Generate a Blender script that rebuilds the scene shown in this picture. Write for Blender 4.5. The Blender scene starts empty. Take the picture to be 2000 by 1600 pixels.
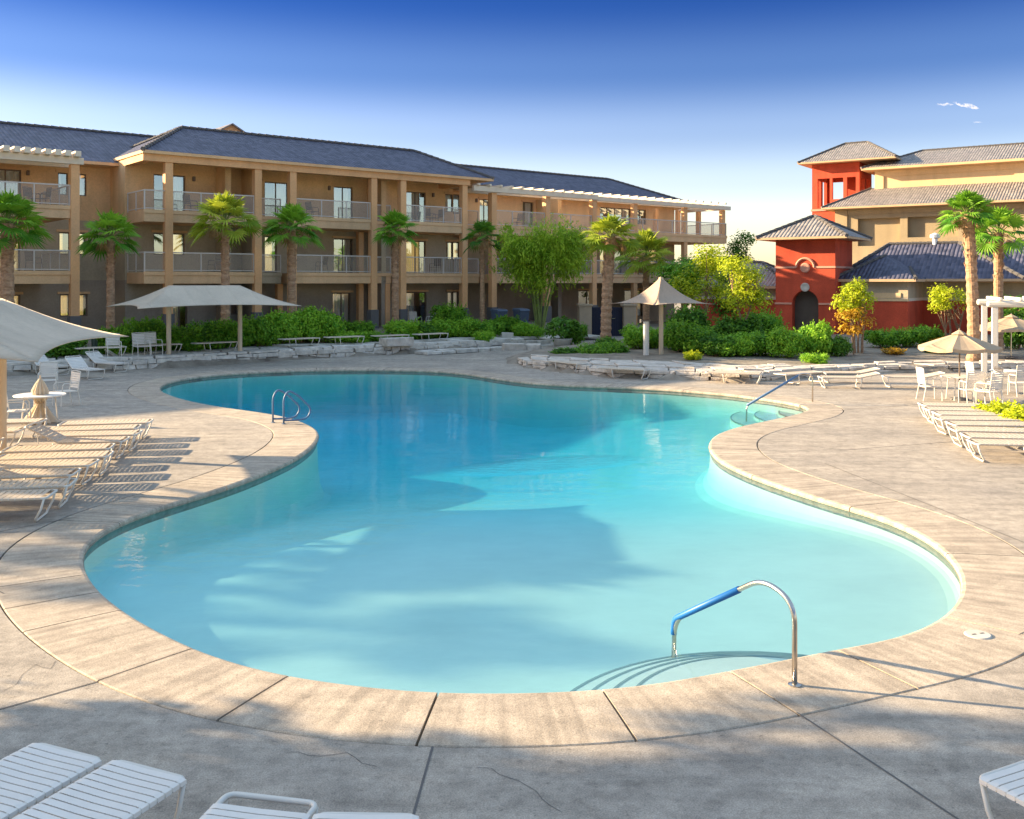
# pool terrace of a desert resort in evening light
import bpy, math, random
from mathutils import Vector, Matrix, noise, geometry

# ------------------------------------------------------------------ basics
R = math.radians
PI = math.pi
scene = bpy.context.scene
COL = scene.collection
H, F, HY = 3.6, 1900.0, 550.0          # eye height, focal length in photo pixels, horizon row


def ray(px):
    return (px - 1000.0) / F


def gp(px, py, z=0.0):                  # where the photo's ray meets the level z
    Y = F * (H - z) / (py - HY)
    return Vector((ray(px) * Y, Y, z))


def at(px, Y, z=0.0):
    return Vector((ray(px) * Y, Y, z))


def zy(py, Y):                          # height of something seen on row py at depth Y
    return H - (py - HY) * Y / F


def smooth01(x):
    x = max(0.0, min(1.0, x))
    return x * x * (3 - 2 * x)


class MB:
    """collects faces for one mesh object"""

    def __init__(s):
        s.v, s.f, s.m, s.uv, s.tone = [], [], [], {}, {}

    def face(s, pts, m=0, uv=None, tone=None):
        i = len(s.v)
        s.v += [tuple(p) for p in pts]
        if uv:
            s.uv[len(s.f)] = uv
        if tone is not None:
            s.tone[len(s.f)] = tone
        s.f.append(tuple(range(i, i + len(pts))))
        s.m.append(m)

    def grid(s, P, m=0, closed_u=False):
        """P[i][j] points -> quads sharing vertices"""
        n, k = len(P), len(P[0])
        b = len(s.v)
        for row in P:
            s.v += [tuple(p) for p in row]
        for i in range(n - 1 + (1 if closed_u else 0)):
            i2 = (i + 1) % n
            for j in range(k - 1):
                s.f.append((b + i * k + j, b + i2 * k + j, b + i2 * k + j + 1, b + i * k + j + 1))
                s.m.append(m)

    def hexa(s, p, m=0):
        """8 corners: bottom 0-3 ccw, top 4-7"""
        b = len(s.v)
        s.v += [tuple(q) for q in p]
        for f in ((3, 2, 1, 0), (4, 5, 6, 7), (0, 1, 5, 4), (1, 2, 6, 5), (2, 3, 7, 6), (3, 0, 4, 7)):
            s.f.append(tuple(b + k for k in f))
            s.m.append(m)

    def box(s, x0, x1, y0, y1, z0, z1, m=0, M=None):
        p = [Vector(c) for c in ((x0, y0, z0), (x1, y0, z0), (x1, y1, z0), (x0, y1, z0),
                                 (x0, y0, z1), (x1, y0, z1), (x1, y1, z1), (x0, y1, z1))]
        if M is not None:
            p = [M @ q for q in p]
        s.hexa(p, m)

    def tube(s, path, r, n=8, m=0, cap=True, closed=False):
        path = [Vector(p) for p in path]
        k = len(path)
        rs = r if isinstance(r, (list, tuple)) else [r] * k
        rings = []
        up = None
        for i, p in enumerate(path):
            if closed:
                d = path[(i + 1) % k] - path[i - 1]
            else:
                d = path[min(i + 1, k - 1)] - path[max(i - 1, 0)]
            d.normalize()
            if up is None:
                up = Vector((0, 0, 1)) if abs(d.z) < .9 else Vector((1, 0, 0))
            a = d.cross(up)
            if a.length < 1e-5:
                a = d.orthogonal()
            a.normalize()
            b = a.cross(d)
            up = b
            rings.append([p + (a * math.cos(2 * PI * q / n) + b * math.sin(2 * PI * q / n)) * rs[i] for q in range(n)])
        b0 = len(s.v)
        for rr in rings:
            s.v += [tuple(p) for p in rr]
        for i in range(k - 1 + (1 if closed else 0)):
            i2 = (i + 1) % k
            for q in range(n):
                q2 = (q + 1) % n
                s.f.append((b0 + i * n + q, b0 + i * n + q2, b0 + i2 * n + q2, b0 + i2 * n + q))
                s.m.append(m)
        if cap and not closed:
            s.f.append(tuple(b0 + q for q in reversed(range(n))))
            s.m.append(m)
            s.f.append(tuple(b0 + (k - 1) * n + q for q in range(n)))
            s.m.append(m)

    def lathe(s, prof, n=16, c=(0, 0, 0), m=0):
        c = Vector(c)
        P = [[c + Vector((r * math.cos(2 * PI * i / n), r * math.sin(2 * PI * i / n), z)) for (r, z) in prof] for i in range(n)]
        s.grid(P, m, closed_u=True)

    def build(s, name, mats, parent=None, smooth=False, bevel=0, loc=None, rotz=0, solid=0):
        me = bpy.data.meshes.new(name)
        me.from_pydata(s.v, [], s.f)
        if not isinstance(mats, (list, tuple)):
            mats = [mats]
        for m in mats:
            me.materials.append(m)
        if len(mats) > 1:
            me.polygons.foreach_set('material_index', s.m)
        if smooth:
            me.polygons.foreach_set('use_smooth', [True] * len(s.f))
        if s.uv:
            ul = me.uv_layers.new(name='UVMap')
            for fi, uvs in s.uv.items():
                p = me.polygons[fi]
                for k, li in enumerate(p.loop_indices):
                    ul.data[li].uv = uvs[k]
        if s.tone:
            a = me.attributes.new('tone', 'FLOAT', 'FACE')
            a.data.foreach_set('value', [s.tone.get(i, .5) for i in range(len(s.f))])
        me.update()
        o = bpy.data.objects.new(name, me)
        COL.objects.link(o)
        if parent is not None:
            o.parent = parent
        if loc is not None:
            o.location = loc
        o.rotation_euler = (0, 0, rotz)
        if bevel:
            b = o.modifiers.new('bevel', 'BEVEL')
            b.width = bevel
            b.segments = 2
            b.limit_method = 'ANGLE'
            b.angle_limit = R(40)
        if solid:
            b = o.modifiers.new('thickness', 'SOLIDIFY')
            b.thickness = solid
        return o


def tag(o, label=None, cat=None, group=None, kind=None):
    if label:
        o['label'] = label
    if cat:
        o['category'] = cat
    if group:
        o['group'] = group
    if kind:
        o['kind'] = kind
    return o


def empty(name, loc, rotz=0, label=None, cat=None, group=None):
    o = bpy.data.objects.new(name, None)
    COL.objects.link(o)
    o.location = loc
    o.rotation_euler = (0, 0, rotz)
    o.empty_display_size = .2
    return tag(o, label, cat, group)


def copy_tree(o, parent=None):
    c = o.copy()
    COL.objects.link(c)
    c.parent = parent
    for ch in list(o.children):
        copy_tree(ch, c)
    return c


def dup(o, loc, rotz, label, scale=None):
    c = copy_tree(o)
    c.location = loc
    c.rotation_euler = (0, 0, rotz)
    c['label'] = label
    if scale is not None:
        c.scale = scale if isinstance(scale, (tuple, list)) else (scale,) * 3
    return c


def structure(o):
    o['kind'] = 'structure'
    return o


# ------------------------------------------------------------------ materials
def nodes_of(m):
    m.use_nodes = True
    nt = m.node_tree
    b = nt.nodes.get('Principled BSDF')
    return nt, b


def lk(nt, a, b):
    nt.links.new(a, b)


def N(nt, typ, **kw):
    n = nt.nodes.new(typ)
    for k, v in kw.items():
        setattr(n, k, v)
    return n


def ramp(nt, stops):
    n = N(nt, 'ShaderNodeValToRGB')
    e = n.color_ramp.elements
    while len(e) < len(stops):
        e.new(.5)
    for i, (p, c) in enumerate(stops):
        e[i].position = p
        e[i].color = (*c, 1) if len(c) == 3 else c
    return n


def mat(name, col, rough=.7, var=.12, scale=2.0, bump=0.0, bscale=30.0, metal=0.0, spec=.3, col2=None, stretch=None, world=False, stain=0.0):
    m = bpy.data.materials.new(name)
    nt, b = nodes_of(m)
    if world:
        co = N(nt, 'ShaderNodeNewGeometry').outputs['Position']
    else:
        co = N(nt, 'ShaderNodeTexCoord').outputs['Object']
    if stretch:
        mp = N(nt, 'ShaderNodeMapping')
        mp.inputs['Scale'].default_value = stretch
        lk(nt, co, mp.inputs[0])
        co = mp.outputs[0]
    n = N(nt, 'ShaderNodeTexNoise')
    n.inputs['Scale'].default_value = scale
    n.inputs['Detail'].default_value = 6
    n.inputs['Roughness'].default_value = .65
    lk(nt, co, n.inputs['Vector'])
    c1 = tuple(max(0, c * (1 - var)) for c in col)
    c2 = col2 or tuple(min(1, c * (1 + var)) for c in col)
    r = ramp(nt, [(.3, c1), (.7, c2)])
    lk(nt, n.outputs['Fac'], r.inputs[0])
    cout = r.outputs[0]
    if stain:                            # rain streaks running down, and patchy fading
        for (st_, sc_, lo, p0, p1) in (((1.3, 1.3, .22), 1.0, 1 - stain * .55, .30, .52), ((1, 1, 1), .22, 1 - stain * .9, .3, .65), ((1, 1, 1), 14.0, 1 - stain * .5, .3, .6)):
            mp = N(nt, 'ShaderNodeMapping')
            mp.inputs['Scale'].default_value = st_
            lk(nt, co, mp.inputs[0])
            sn = N(nt, 'ShaderNodeTexNoise')
            sn.inputs['Scale'].default_value = sc_
            sn.inputs['Detail'].default_value = 6
            lk(nt, mp.outputs[0], sn.inputs['Vector'])
            sr = ramp(nt, [(p0, (lo,) * 3), (p1, (1.04,) * 3)])
            lk(nt, sn.outputs['Fac'], sr.inputs[0])
            sm = N(nt, 'ShaderNodeMix', data_type='RGBA', blend_type='MULTIPLY')
            sm.inputs['Factor'].default_value = 1
            lk(nt, cout, sm.inputs['A'])
            lk(nt, sr.outputs[0], sm.inputs['B'])
            cout = sm.outputs['Result']
    lk(nt, cout, b.inputs['Base Color'])
    b.inputs['Roughness'].default_value = rough
    b.inputs['Metallic'].default_value = metal
    b.inputs['Specular IOR Level'].default_value = spec
    if bump:
        n2 = N(nt, 'ShaderNodeTexNoise')
        n2.inputs['Scale'].default_value = bscale
        n2.inputs['Detail'].default_value = 5
        lk(nt, co, n2.inputs['Vector'])
        bp = N(nt, 'ShaderNodeBump')
        bp.inputs['Strength'].default_value = .6
        bp.inputs['Distance'].default_value = bump
        lk(nt, n2.outputs['Fac'], bp.inputs['Height'])
        lk(nt, bp.outputs[0], b.inputs['Normal'])
    return m


def leaf_mat(name, c1, c2, trans=.35):
    m = bpy.data.materials.new(name)
    nt, b = nodes_of(m)
    out = nt.nodes['Material Output']
    a = N(nt, 'ShaderNodeAttribute', attribute_name='tone')
    r = ramp(nt, [(0, c1), (1, c2)])
    lk(nt, a.outputs['Fac'], r.inputs[0])
    lk(nt, r.outputs[0], b.inputs['Base Color'])
    b.inputs['Roughness'].default_value = .55
    b.inputs['Specular IOR Level'].default_value = .25
    t = N(nt, 'ShaderNodeBsdfTranslucent')
    lk(nt, r.outputs[0], t.inputs['Color'])
    mx = N(nt, 'ShaderNodeMixShader')
    mx.inputs[0].default_value = trans
    lk(nt, b.outputs[0], mx.inputs[1])
    lk(nt, t.outputs[0], mx.inputs[2])
    lk(nt, mx.outputs[0], out.inputs['Surface'])
    return m


def fabric_mat(name, col, trans=.2):
    m = mat(name, col, rough=.9, var=.07, scale=1.2, spec=.1, stain=.10)
    nt = m.node_tree
    b = nt.nodes['Principled BSDF']
    tcx = N(nt, 'ShaderNodeTexCoord')
    wv = N(nt, 'ShaderNodeTexWave')
    wv.bands_direction = 'X'
    wv.inputs['Scale'].default_value = .32
    wv.inputs['Distortion'].default_value = .4
    lk(nt, tcx.outputs['Object'], wv.inputs['Vector'])
    wr = ramp(nt, [(.0, (1, 1, 1)), (.03, (0, 0, 0))])
    lk(nt, wv.outputs['Fac'], wr.inputs[0])
    nzz = N(nt, 'ShaderNodeTexNoise')
    nzz.inputs['Scale'].default_value = 1.6
    lk(nt, tcx.outputs['Object'], nzz.inputs['Vector'])
    ad = N(nt, 'ShaderNodeMath', operation='ADD')
    lk(nt, wr.outputs[0], ad.inputs[0])
    lk(nt, nzz.outputs['Fac'], ad.inputs[1])
    bpz = N(nt, 'ShaderNodeBump')
    bpz.inputs['Strength'].default_value = .5
    bpz.inputs['Distance'].default_value = .03
    lk(nt, ad.outputs[0], bpz.inputs['Height'])
    lk(nt, bpz.outputs[0], b.inputs['Normal'])
    t = N(nt, 'ShaderNodeBsdfTranslucent')
    t.inputs['Color'].default_value = (*col, 1)
    mx = N(nt, 'ShaderNodeMixShader')
    mx.inputs[0].default_value = trans
    lk(nt, b.outputs[0], mx.inputs[1])
    lk(nt, t.outputs[0], mx.inputs[2])
    lk(nt, mx.outputs[0], nt.nodes['Material Output'].inputs['Surface'])
    return m


def pane_mat(name, tint, see, rough=.03):
    """window or railing glass: partly clear, partly mirror"""
    m = bpy.data.materials.new(name)
    nt, b = nodes_of(m)
    b.inputs['Base Color'].default_value = (*tint, 1)
    b.inputs['Roughness'].default_value = rough
    b.inputs['Specular IOR Level'].default_value = .9
    t = N(nt, 'ShaderNodeBsdfTransparent')
    mx = N(nt, 'ShaderNodeMixShader')
    mx.inputs[0].default_value = see
    lk(nt, b.outputs[0], mx.inputs[1])
    lk(nt, t.outputs[0], mx.inputs[2])
    lk(nt, mx.outputs[0], nt.nodes['Material Output'].inputs['Surface'])
    return m


def tile_mat(name, c1, c2):
    """barrel roof tiles: u along the eave, v up the slope, in metres"""
    m = bpy.data.materials.new(name)
    nt, b = nodes_of(m)
    uv = N(nt, 'ShaderNodeUVMap').outputs[0]
    sp = N(nt, 'ShaderNodeSeparateXYZ')
    lk(nt, uv, sp.inputs[0])

    def M_(op, a, bb=None):
        n = N(nt, 'ShaderNodeMath', operation=op)
        for k, q in enumerate((a, bb)):
            if q is None:
                continue
            if isinstance(q, (int, float)):
                n.inputs[k].default_value = q
            else:
                lk(nt, q, n.inputs[k])
        return n.outputs[0]
    nz = N(nt, 'ShaderNodeTexNoise')
    nz.inputs['Scale'].default_value = 1.3
    lk(nt, uv, nz.inputs['Vector'])
    wob = M_('MULTIPLY', nz.outputs['Fac'], .10)
    u = M_('MULTIPLY', M_('ADD', sp.outputs[0], wob), 1 / .235)
    v = M_('MULTIPLY', M_('ADD', sp.outputs[1], wob), 1 / .33)
    barrel = M_('ABSOLUTE', M_('SINE', M_('MULTIPLY', u, PI)))
    saw = M_('SUBTRACT', 1.0, M_('FRACT', v))
    hgt = M_('ADD', M_('MULTIPLY', barrel, .75), M_('MULTIPLY', saw, .45))
    bp = N(nt, 'ShaderNodeBump')
    bp.inputs['Strength'].default_value = 1.0
    bp.inputs['Distance'].default_value = .06
    lk(nt, hgt, bp.inputs['Height'])
    lk(nt, bp.outputs[0], b.inputs['Normal'])
    cv = N(nt, 'ShaderNodeCombineXYZ')
    lk(nt, M_('FLOOR', u), cv.inputs[0])
    lk(nt, M_('FLOOR', v), cv.inputs[1])
    wn = N(nt, 'ShaderNodeTexWhiteNoise')
    lk(nt, cv.outputs[0], wn.inputs['Vector'])
    n3 = N(nt, 'ShaderNodeTexNoise')
    n3.inputs['Scale'].default_value = .35
    n3.inputs['Detail'].default_value = 4
    lk(nt, uv, n3.inputs['Vector'])
    r = ramp(nt, [(.2, c1), (.8, c2)])
    lk(nt, M_('ADD', M_('MULTIPLY', wn.outputs['Value'], .6), M_('MULTIPLY', n3.outputs['Fac'], .4)), r.inputs[0])
    lk(nt, r.outputs[0], b.inputs['Base Color'])
    b.inputs['Roughness'].default_value = .6
    b.inputs['Specular IOR Level'].default_value = .35
    return m


def deck_mat(name, base, warm, streak, brushed=False):
    """cast concrete: broad mottling, fine grain, worn streaks and stains"""
    m = bpy.data.materials.new(name)
    nt, b = nodes_of(m)
    co = N(nt, 'ShaderNodeNewGeometry').outputs['Position']

    def noise_(scale, detail=5, rough=.6, stretch=None, rot=0):
        v = co
        if stretch:
            mp = N(nt, 'ShaderNodeMapping')
            mp.inputs['Scale'].default_value = stretch
            mp.inputs['Rotation'].default_value = (0, 0, rot)
            lk(nt, co, mp.inputs[0])
            v = mp.outputs[0]
        n = N(nt, 'ShaderNodeTexNoise')
        n.inputs['Scale'].default_value = scale
        n.inputs['Detail'].default_value = detail
        n.inputs['Roughness'].default_value = rough
        lk(nt, v, n.inputs['Vector'])
        return n.outputs['Fac']
    r1 = ramp(nt, [(.3, base), (.7, warm)])
    lk(nt, noise_(.5, 6, .6), r1.inputs[0])

    def mul(colr, fac, lo, hi, p0, p1):
        r = ramp(nt, [(p0, (lo,) * 3), (p1, (hi,) * 3)])
        lk(nt, fac, r.inputs[0])
        x = N(nt, 'ShaderNodeMix', data_type='RGBA', blend_type='MULTIPLY')
        x.inputs['Factor'].default_value = 1
        lk(nt, colr, x.inputs['A'])
        lk(nt, r.outputs[0], x.inputs['B'])
        return x.outputs['Result']
    c = r1.outputs[0]
    c = mul(c, noise_(1.6, 5, .6, (.35, 2.2, 1), .15), 1 - streak, 1.08, .33, .66)
    c = mul(c, noise_(3.1, 7, .7), .8, 1.06, .36, .58)
    c = mul(c, noise_(11, 4, .7), .74, 1.0, .30, .42)
    c = mul(c, noise_(75, 4, .75), .62, 1.16, .34, .62)
    c = mul(c, noise_(4.7, 2, .5), .62, 1.0, .24, .31)
    if not brushed:
        c = mul(c, noise_(6.5, 8, .75), .80, 1.04, .36, .56)
        c = mul(c, noise_(22, 3, .7), .62, 1.0, .28, .36)
    if brushed:
        uvn = N(nt, 'ShaderNodeUVMap')
        mp = N(nt, 'ShaderNodeMapping')
        mp.inputs['Scale'].default_value = (9, .7, 1)
        lk(nt, uvn.outputs[0], mp.inputs[0])
        bn = N(nt, 'ShaderNodeTexNoise')
        bn.inputs['Scale'].default_value = 1.0
        bn.inputs['Detail'].default_value = 5
        lk(nt, mp.outputs[0], bn.inputs['Vector'])
        c = mul(c, bn.outputs['Fac'], .72, 1.08, .3, .62)
    lk(nt, c, b.inputs['Base Color'])
    b.inputs['Roughness'].default_value = .82
    b.inputs['Specular IOR Level'].default_value = .25
    bp = N(nt, 'ShaderNodeBump')
    bp.inputs['Strength'].default_value = .35
    bp.inputs['Distance'].default_value = .012
    lk(nt, noise_(40, 6, .7), bp.inputs['Height'])
    lk(nt, bp.outputs[0], b.inputs['Normal'])
    return m


M = {}
M['deck'] = deck_mat('deck_concrete', (.335, .29, .235), (.47, .40, .31), .20)
M['coping'] = deck_mat('coping_concrete', (.42, .345, .26), (.505, .415, .305), .10, True)
M['joint'] = mat('joint_filler', (.12, .11, .10), rough=.9)
M['soil'] = mat('soil_and_gravel', (.23, .18, .13), rough=.95, var=.4, scale=1.5, bump=.05, bscale=6, world=True, col2=(.34, .29, .22))
M['ground'] = mat('dry_ground', (.30, .25, .18), rough=.95, var=.3, scale=.2, world=True)
M['lawn'] = mat('lawn_green', (.045, .11, .02), rough=.9, var=.35, scale=2.0, bump=.05, bscale=25, world=True)
M['path'] = deck_mat('path_concrete', (.46, .42, .37), (.53, .48, .42), .1)
M['stone'] = mat('flag_stone', (.56, .48, .38), rough=.85, var=.35, scale=2.3, bump=.06, bscale=7, world=True, col2=(.68, .60, .50))
M['stone_grey'] = mat('grey_stone', (.56, .51, .43), rough=.85, var=.32, scale=2.3, bump=.06, bscale=7, world=True)
M['plaster'] = mat('pool_plaster', (.78, .89, .75), rough=.6, var=.05, scale=.9, world=True)
M['pool_tile'] = mat('waterline_tile', (.20, .25, .215), rough=.4, var=.3, scale=9, world=True)
M['nosing'] = mat('step_nosing', (.30, .42, .39), rough=.5)
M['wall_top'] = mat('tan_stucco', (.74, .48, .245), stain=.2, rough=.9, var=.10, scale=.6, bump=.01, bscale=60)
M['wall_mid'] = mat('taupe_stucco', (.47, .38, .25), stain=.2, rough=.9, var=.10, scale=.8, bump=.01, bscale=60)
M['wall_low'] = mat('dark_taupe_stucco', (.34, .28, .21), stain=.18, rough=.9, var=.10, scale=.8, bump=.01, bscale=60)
M['column'] = mat('orange_tan_paint', (.72, .40, .185), stain=.14, rough=.8, var=.07, scale=1.2)
M['fascia'] = mat('tan_fascia', (.70, .44, .23), stain=.16, rough=.8, var=.07, scale=1.0)
M['soffit'] = mat('soffit_brown', (.55, .37, .21), rough=.9)
M['base_dark'] = mat('dark_stone_base', (.14, .13, .12), rough=.9, bump=.02, bscale=12)
M['cream'] = mat('cream_timber', (.72, .61, .46), rough=.7, var=.08)
M['rail'] = mat('rail_metal', (.58, .52, .45), rough=.45, var=.05)
M['railglass'] = pane_mat('railing_mesh_glass', (.36, .30, .25), .66, .25)
M['frame'] = mat('window_frame', (.16, .12, .09), rough=.5)
M['pane'] = pane_mat('window_glass', (.60, .68, .68), .62, .02)
M['pane'].node_tree.nodes['Principled BSDF'].inputs['Metallic'].default_value = 1.0
M['curtain'] = mat('curtain', (.74, .74, .66), rough=.95, var=.12, scale=6, stretch=(6, 6, .3))
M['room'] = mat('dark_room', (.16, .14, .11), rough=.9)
M['tile'] = tile_mat('roof_tile_slate', (.036, .038, .064), (.095, .093, .132))
M['tile_tan'] = tile_mat('roof_tile_brown', (.16, .145, .135), (.275, .245, .215))
M['red'] = mat('red_stucco', (.53, .078, .034), stain=.24, rough=.85, var=.14, scale=.9, bump=.015, bscale=30)
M['red_trim'] = mat('pink_trim', (.62, .30, .20), rough=.8)
M['yellow_wall'] = mat('warm_yellow_stucco', (.68, .48, .26), stain=.14, rough=.9, var=.06, scale=.5)
M['olive_wall'] = mat('olive_stucco', (.39, .30, .175), stain=.18, rough=.9, var=.07, scale=.5)
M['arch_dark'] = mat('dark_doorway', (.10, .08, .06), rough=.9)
M['sail'] = fabric_mat('sail_cloth', (.60, .50, .375), .12)
M['tent'] = fabric_mat('tent_cloth', (.46, .35, .255), .15)
M['umb'] = fabric_mat('umbrella_cloth', (.47, .355, .235), .15)
M['post_tan'] = mat('tan_post_paint', (.60, .46, .30), rough=.55, var=.05)
M['post_dark'] = mat('dark_green_post', (.05, .07, .05), rough=.5)
M['white'] = mat('white_frame_paint', (.66, .61, .52), rough=.4, var=.04)
M['strap'] = mat('vinyl_strap', (.72, .66, .57), rough=.5, var=.05, scale=4)
M['strap_tan'] = mat('tan_vinyl_strap', (.60, .49, .36), rough=.5, var=.06, scale=4)
M['steel'] = mat('stainless_steel', (.55, .50, .44), rough=.25, var=.03, metal=1.0, spec=.5)
M['bluegrip'] = mat('blue_rail_sleeve', (.010, .12, .36), rough=.45, var=.05)
M['bluesteel'] = mat('blue_grey_sleeve', (.10, .17, .28), rough=.4, var=.05)
M['trunk_palm'] = mat('palm_trunk', (.40, .22, .12), rough=.95, var=.4, scale=5, bump=.05, bscale=9, stretch=(1, 1, 2.2), col2=(.54, .33, .19))
M['trunk'] = mat('tree_bark', (.28, .18, .11), rough=.95, var=.3, scale=4, bump=.03, bscale=10)
M['trunk_green'] = mat('green_bark', (.20, .24, .07), rough=.9, var=.2)
M['gate'] = mat('dark_blue_gate', (.018, .022, .045), rough=.5)
M['gate_wall'] = mat('sand_wall', (.46, .35, .24), rough=.9, var=.1)
M['pot'] = mat('pale_planter', (.50, .46, .38), rough=.9, var=.15, scale=3)
M['white_pot'] = mat('white_planter', (.74, .72, .68), rough=.7)
M['bin'] = mat('grey_blue_bin', (.10, .14, .20), rough=.5)
M['cloth'] = fabric_mat('table_cloth', (.70, .58, .42), .15)
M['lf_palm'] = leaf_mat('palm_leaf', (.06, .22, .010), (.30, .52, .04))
M['lf_palm_lit'] = leaf_mat('palm_leaf_sunlit', (.17, .27, .012), (.50, .54, .05))  # second palm leaf for crowns in the sun: sunlight put into the colour
M['lf_green'] = leaf_mat('shrub_leaf', (.05, .20, .010), (.27, .50, .035))
M['lf_bright'] = leaf_mat('hedge_leaf', (.08, .27, .012), (.36, .60, .04))
M['lf_dark'] = leaf_mat('dark_leaf', (.035, .13, .012), (.16, .33, .025))
M['lf_willow'] = leaf_mat('willow_leaf', (.17, .32, .012), (.50, .66, .05), .45)
M['lf_yellow'] = leaf_mat('yellow_leaf', (.24, .33, .010), (.66, .70, .03), .45)
M['lf_autumn'] = leaf_mat('turning_leaf', (.34, .17, .015), (.66, .42, .03), .4)
M['lf_dead'] = leaf_mat('dead_palm_leaf', (.30, .17, .07), (.48, .31, .14))
M['blind_lit'] = mat('lit_blind', (.75, .58, .25), rough=.9, var=.15, scale=3, stretch=(.3, .3, 9))
_b = M['blind_lit'].node_tree.nodes['Principled BSDF']
_b.inputs['Emission Color'].default_value = (1.0, .72, .25, 1)
_b.inputs['Emission Strength'].default_value = .10
SUN_STRENGTH = 4.9
EXPOSURE = 1.98
WATER_REFLECT = .75
WATER_COL = (.24, .885, .99)
WATER_DENS = .31
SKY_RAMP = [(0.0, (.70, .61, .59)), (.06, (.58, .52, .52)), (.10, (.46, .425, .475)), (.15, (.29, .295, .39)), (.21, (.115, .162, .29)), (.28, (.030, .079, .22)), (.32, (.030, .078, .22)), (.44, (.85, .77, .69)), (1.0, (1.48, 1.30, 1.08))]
SHADE_TREES = [(-14.6, 9.0, 2.0, 7.2, 2.6, 'tall dense tree on the lawn left of the foreground deck', 61), (-18.0, 8.0, 2.6, 8.2, 2.8, 'second dense tree left of the foreground deck, farther out', 62), (-18.6, 11.2, 5.8, 9.2, 2.3, 'high-crowned tree behind the two dense trees beyond the left edge', 63)]
SHADE_PALMS = [(-34.1, 19.9, 9.5, 1.5, 'tall palm far beyond the left edge', 71), (-31.5, 21.2, 8.2, 1.5, 'tall palm far beyond the left edge, nearer the building', 72), (-21.0, 19.4, 5.6, 1.4, 'shorter palm beyond the left edge near the lounger row', 73)]
SHADE_SAILS = []
# ------------------------------------------------------------------ camera, sun, sky
cam_d = bpy.data.cameras.new('camera')
cam_d.sensor_width = 36
cam_d.sensor_fit = 'HORIZONTAL'
cam_d.lens = F / 2000 * 36
cam_d.shift_y = -250 / 2000
cam_d.clip_start = .1
cam_d.clip_end = 6000
cam = bpy.data.objects.new('camera', cam_d)
COL.objects.link(cam)
cam.location = (0, 0, H)
cam.rotation_euler = (R(90), 0, 0)
scene.camera = cam

SUN_EL = R(17.0)
SUN_XY = Vector((-.967, .253)).normalized()          # towards the sun, on the ground
sun_d = bpy.data.lights.new('sun', 'SUN')
sun_d.energy = SUN_STRENGTH
sun_d.angle = R(.5)
sun_d.color = (1.0, .78, .51)
sun = bpy.data.objects.new('sun', sun_d)
COL.objects.link(sun)
trav = Vector((-SUN_XY.x * math.cos(SUN_EL), -SUN_XY.y * math.cos(SUN_EL), -math.sin(SUN_EL)))
sun.rotation_euler = trav.to_track_quat('-Z', 'Y').to_euler()
sun.location = (-30, 10, 20)

world = bpy.data.worlds.new('World')
scene.world = world
world.use_nodes = True
wt = world.node_tree
bg = wt.nodes['Background']
sky = N(wt, 'ShaderNodeTexSky')
sky.sky_type = 'NISHITA'
sky.sun_disc = False
sky.sun_elevation = SUN_EL
sky.sun_rotation = math.atan2(SUN_XY.x, SUN_XY.y)
sky.air_density = 1.0
sky.dust_density = 1.0
sky.ozone_density = 1.5
tc = N(wt, 'ShaderNodeTexCoord')
sx = N(wt, 'ShaderNodeSeparateXYZ')
lk(wt, tc.outputs['Generated'], sx.inputs[0])
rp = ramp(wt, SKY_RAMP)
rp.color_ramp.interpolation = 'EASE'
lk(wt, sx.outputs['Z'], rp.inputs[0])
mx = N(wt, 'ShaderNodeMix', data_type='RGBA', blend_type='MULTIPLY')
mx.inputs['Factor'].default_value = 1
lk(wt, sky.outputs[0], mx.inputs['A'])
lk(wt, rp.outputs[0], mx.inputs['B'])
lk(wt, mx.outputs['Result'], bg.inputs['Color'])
bg.inputs['Strength'].default_value = .15

vs = scene.view_settings
vs.view_transform = 'Standard'
vs.look = 'None'
vs.gamma = 1
vs.exposure = EXPOSURE
vs.use_curve_mapping = False
scene.cycles.max_bounces = 8
scene.cycles.volume_bounces = 2
scene.cycles.transparent_max_bounces = 24
scene.cycles.use_denoising = True
# ------------------------------------------------------------------ the pool outline, measured at deck level
EDGE = [(1175, 1346), (1090, 1350), (1000, 1352.5), (870, 1352), (780, 1347), (700, 1338.5), (620, 1328), (552, 1317.5), (500, 1305.5), (450, 1291),
        (400, 1275), (372, 1263.5), (325, 1240), (280, 1217), (240, 1192), (205, 1165), (180, 1138), (165, 1111), (160, 1090), (165, 1070), (178, 1054), (200, 1038), (230, 1022), (278, 1002),
        (335, 984), (400, 964), (470, 941), (530, 917), (575, 896), (605, 876), (619, 860), (623, 848), (618, 839), (605, 830.5), (582, 821), (553, 813), (525, 808), (485, 802),
        (440, 796), (395, 788), (355, 779), (328, 770), (315, 763), (313, 757), (322, 750), (342, 743.5), (370, 738), (410, 733), (460, 729), (520, 726), (600, 723), (690, 722), (780, 722.5), (850, 724.5),
        (905, 729), (945, 735), (985, 741), (1035, 747), (1100, 751.5), (1190, 755), (1290, 759.5), (1380, 766), (1450, 773), (1515, 782), (1560, 790), (1577, 796), (1573, 803), (1545, 811.5),
        (1490, 823), (1440, 834), (1405, 846), (1388, 858), (1384, 870), (1390, 884), (1405, 898), (1430, 912), (1475, 931), (1535, 952), (1610, 976), (1690, 999), (1755, 1022), (1805, 1047), (1845, 1076),
        (1869, 1106), (1880, 1136), (1875, 1166), (1853, 1196), (1815, 1221), (1765, 1241), (1700, 1256), (1614, 1269), (1590, 1274), (1555, 1283), (1510, 1292), (1460, 1301), (1416, 1309), (1370, 1319), (1322, 1328), (1250, 1338)]


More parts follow.
